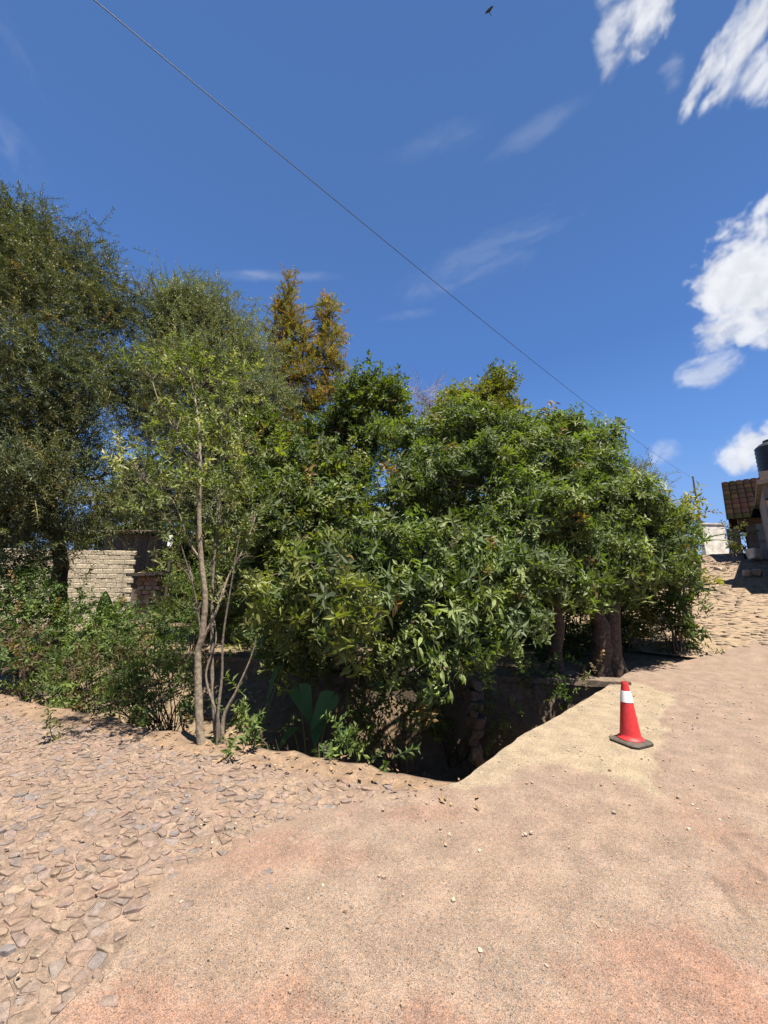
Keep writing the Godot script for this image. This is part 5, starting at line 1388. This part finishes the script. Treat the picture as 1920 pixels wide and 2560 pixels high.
# ---------------------------------------------------------------- traffic cone
func cone() -> void:
	var t := thing("traffic_cone", "red traffic cone with one white band and black rubber base", "traffic cone", Vector3(2.637, 0.02, -4.494))
	t.rotation.y = 0.42
	t.scale = Vector3.ONE * 0.92
	var h := 0.66
	var red := grained(mat(Color(0.86, 0.045, 0.05), 0.5), grain_image(128, 73, 0.03, 0.16, 0.10, 0.0), 0.25)
	red.backlight_enabled = true
	red.backlight = Color(0.25, 0.02, 0.02)
	var rub := grained(mat(Color(0.085, 0.072, 0.058), 0.85), grain_image(128, 71, 0.02, 0.4, 0.2, 0.05), 0.3, 3.0)
	# base: a square slab with cut corners and a sloping top
	var mb := MB.new()
	var ring := func(half: float, cut: float, y: float) -> Array:
		var o := []
		for k in 4:
			var a := Vector3(half, y, -half + cut).rotated(Vector3.UP, k * PI / 2)
			var b := Vector3(half, y, half - cut).rotated(Vector3.UP, k * PI / 2)
			o.push_back(b); o.push_back(a)
		o.reverse()
		return o
	var rings := [ring.call(0.172, 0.045, 0.0), ring.call(0.175, 0.045, 0.022), ring.call(0.165, 0.043, 0.032), ring.call(0.125, 0.04, 0.046)]
	for r in 3:
		for k in 8:
			mb.quad(rings[r][k], rings[r][(k + 1) % 8], rings[r + 1][(k + 1) % 8], rings[r + 1][k], Color.WHITE)
	for k in range(1, 7):
		mb.flat_tri(rings[3][0], rings[3][k], rings[3][k + 1], Color.WHITE)
	part("base", mb.mesh(rub), t)
	var body := lathe([Vector2(0.135, 0.047), Vector2(0.135, 0.058), Vector2(0.112, 0.072), Vector2(0.106, 0.1), Vector2(0.0665, 0.43), Vector2(0.047, 0.57), Vector2(0.037, h - 0.02), Vector2(0.036, h), Vector2(0.029, h), Vector2(0.029, h - 0.1)], 40)
	part("body", body.mesh(red), t)
	var band := mat(Color(0.78, 0.77, 0.78), 0.5)
	part("white_band", lathe([Vector2(0.066, 0.442), Vector2(0.0682, 0.443), Vector2(0.0505, 0.563), Vector2(0.047, 0.564)], 40).mesh(band), t)

# ---------------------------------------------------------------- overhead wire, its pole, the bird
func wire_and_bird() -> void:
	var a := Vector3(-3.0, 0, -3.1)
	var b := Vector3(20.0, 0, -24.0)
	var pts := PackedVector3Array()
	var rad := PackedFloat32Array()
	for k in 61:
		var u := lerpf(-0.6, 1.0, k / 60.0)
		var p := a.lerp(b, u)
		p.y = 7.7 + 1.6 * pow(u - 0.28, 2.0)
		pts.push_back(p)
		rad.push_back(0.0066)
	var mb := MB.new()
	mb.tube(pts, rad, 6, Color.WHITE)
	var w := tag(part("overhead_wire", mb.mesh(mat(Color(0.06, 0.065, 0.075), 0.6)), self), "single dark overhead wire crossing the sky", "wire")
	w.name = numbered("overhead_wire")
	var foot := Vector3(20.0, rise(20.0, -24.0) - 0.3, -24.0)
	var pole := thing("utility_pole", "thin dark utility pole far up the lane holding the wire", "pole", foot)
	var ph: float = pts[60].y - foot.y + 0.1
	part("shaft", lathe([Vector2(0.08, 0), Vector2(0.065, ph * 0.5), Vector2(0.045, ph), Vector2(0.01, ph + 0.02)], 10).mesh(mat(Color(0.10, 0.09, 0.08), 0.9)), pole)
	part("insulator", lathe([Vector2(0.03, ph + 0.02), Vector2(0.045, ph + 0.05), Vector2(0.03, ph + 0.09), Vector2(0.005, ph + 0.1)], 8).mesh(mat(Color(0.2, 0.2, 0.22), 0.4)), pole)
	# bird gliding high above
	var at := Vector3(7.467, 41.748, -20)
	var bird := MB.new()
	var dark := Color(0.012, 0.012, 0.014)
	var prof := [[-0.17, 0.006, 0.0], [-0.10, 0.022, 0.0], [-0.02, 0.045, 0.0], [0.06, 0.048, 0.004], [0.12, 0.032, 0.01], [0.155, 0.03, 0.014], [0.185, 0.018, 0.012], [0.215, 0.002, 0.006]]
	for k in prof.size():
		for s in 10:
			var g := TAU * s / 10.0
			bird.vert(Vector3(cos(g) * prof[k][1], sin(g) * prof[k][1] * 0.85 + prof[k][2], -prof[k][0]), Vector3.UP, dark)
		if k:
			for s in 10:
				var i0 := (k - 1) * 10 + s
				var i1 := (k - 1) * 10 + (s + 1) % 10
				bird.tri(i0, i0 + 10, i1); bird.tri(i1, i0 + 10, i1 + 10)
	for s in [-1.0, 1.0]:
		var wing := [[0.03, 0.09, -0.06, 0.0], [0.14, 0.13, -0.04, 0.035], [0.26, 0.10, 0.0, 0.045], [0.36, 0.03, 0.02, 0.03], [0.43, -0.06, -0.05, 0.015]]
		var k0 := bird.v.size()
		for k in wing.size():
			bird.vert(Vector3(s * wing[k][0], wing[k][3] + 0.012, -wing[k][1]), Vector3.UP, dark)
			bird.vert(Vector3(s * wing[k][0], wing[k][3] + 0.004, -wing[k][2]), Vector3.UP, dark)
			if k:
				var j := k0 + (k - 1) * 2
				bird.tri(j, j + 2, j + 1); bird.tri(j + 1, j + 2, j + 3)
		var e := bird.v.size()
		bird.vert(Vector3(s * 0.01, 0.0, 0.14), Vector3.UP, dark); bird.vert(Vector3(s * 0.09, 0.0, 0.31), Vector3.UP, dark); bird.vert(Vector3(0, 0.0, 0.2), Vector3.UP, dark)
		bird.tri(e, e + 1, e + 2)
	bird.smooth()
	var o := tag(part("bird", bird.mesh(M.plain), self, at), "small dark bird gliding alone in the blue sky", "bird")
	o.name = numbered("bird")
	o.rotation = Vector3(0.25, 2.4, 0.35)

# ---------------------------------------------------------------- loose small matter
func litter() -> void:
	var r := RandomNumberGenerator.new()
	r.seed = 91
	var peb := []
	for k in 4: peb.push_back(rough_block(1.0, 0.62, 0.8, r, 0.14, M.stone))
	var places := []
	for k in 6500:
		var d := pow(r.randf(), 0.7)
		var p := Vector2(r.randf_range(-5.5, 6.5), -1.0 - d * 6.0)
		if Geometry2D.is_point_in_polygon(p, channel_poly) or p.y < -6.5 + p.x * 0.0 and p.x < 3.0: continue
		var s := 0.003 + 0.011 * pow(r.randf(), 7.0)
		var tone: Color = [Color(0.36, 0.27, 0.21), Color(0.32, 0.22, 0.16), Color(0.27, 0.21, 0.17), Color(0.46, 0.38, 0.29)][r.randi() % 4]
		places.push_back([Transform3D(along(Vector3(r.randf_range(-0.3, 0.3), 1, r.randf_range(-0.3, 0.3)), r.randf() * TAU, s * 1.6), Vector3(p.x, 0.016, p.y)), tone])
	var g := Node3D.new()
	g.name = numbered("gravel")
	add_child(g)
	tag(g, "fine loose gravel scattered over the road and cobbles", "gravel", "", "stuff")
	scatter("pebbles", places, peb, g)
	# dead leaves in the stream bed and on the verge
	var dead := []
	for k in 3:
		var mb := MB.new()
		mb.leaf(Vector3(0, 0, -0.05), Vector3(0, 0, 1), Vector3.UP, 0.11, 0.045, 0.25, -0.15, Color.WHITE)
		dead.push_back(mb.mesh(M.dry))
	places = []
	for k in 2600:
		var p := Vector2(r.randf_range(-4.0, 4.0), r.randf_range(-9.0, -3.6))
		if not Geometry2D.is_point_in_polygon(p, channel_poly): continue
		var tone: Color = [Color(0.20, 0.12, 0.07), Color(0.27, 0.18, 0.11), Color(0.13, 0.085, 0.06), Color(0.32, 0.24, 0.15)][r.randi() % 4]
		places.push_back([Transform3D(along(Vector3(r.randf_range(-0.6, 0.6), 1, r.randf_range(-0.6, 0.6)), r.randf() * TAU, r.randf_range(0.7, 1.4)), Vector3(p.x, ground_height(p.x, p.y) + 0.015, p.y)), tone])
	for k in 380:
		var v := polyline(VERGE, r.randf() * 0.6)
		var p := v + Vector2(r.randf_range(-0.1, 0.2), r.randf_range(-0.1, 0.4))
		places.push_back([Transform3D(along(Vector3(r.randf_range(-0.5, 0.5), 1, r.randf_range(-0.5, 0.5)), r.randf() * TAU, r.randf_range(0.35, 0.7)), Vector3(p.x, 0.025, p.y)), Color(0.19, 0.12, 0.065) * r.randf_range(0.6, 1.2)])
	var d := Node3D.new()
	d.name = numbered("leaf_litter")
	add_child(d)
	tag(d, "dry brown leaf litter on the stream bed and earth edge", "leaf litter", "", "stuff")
	scatter("dead_leaves", places, dead, d)
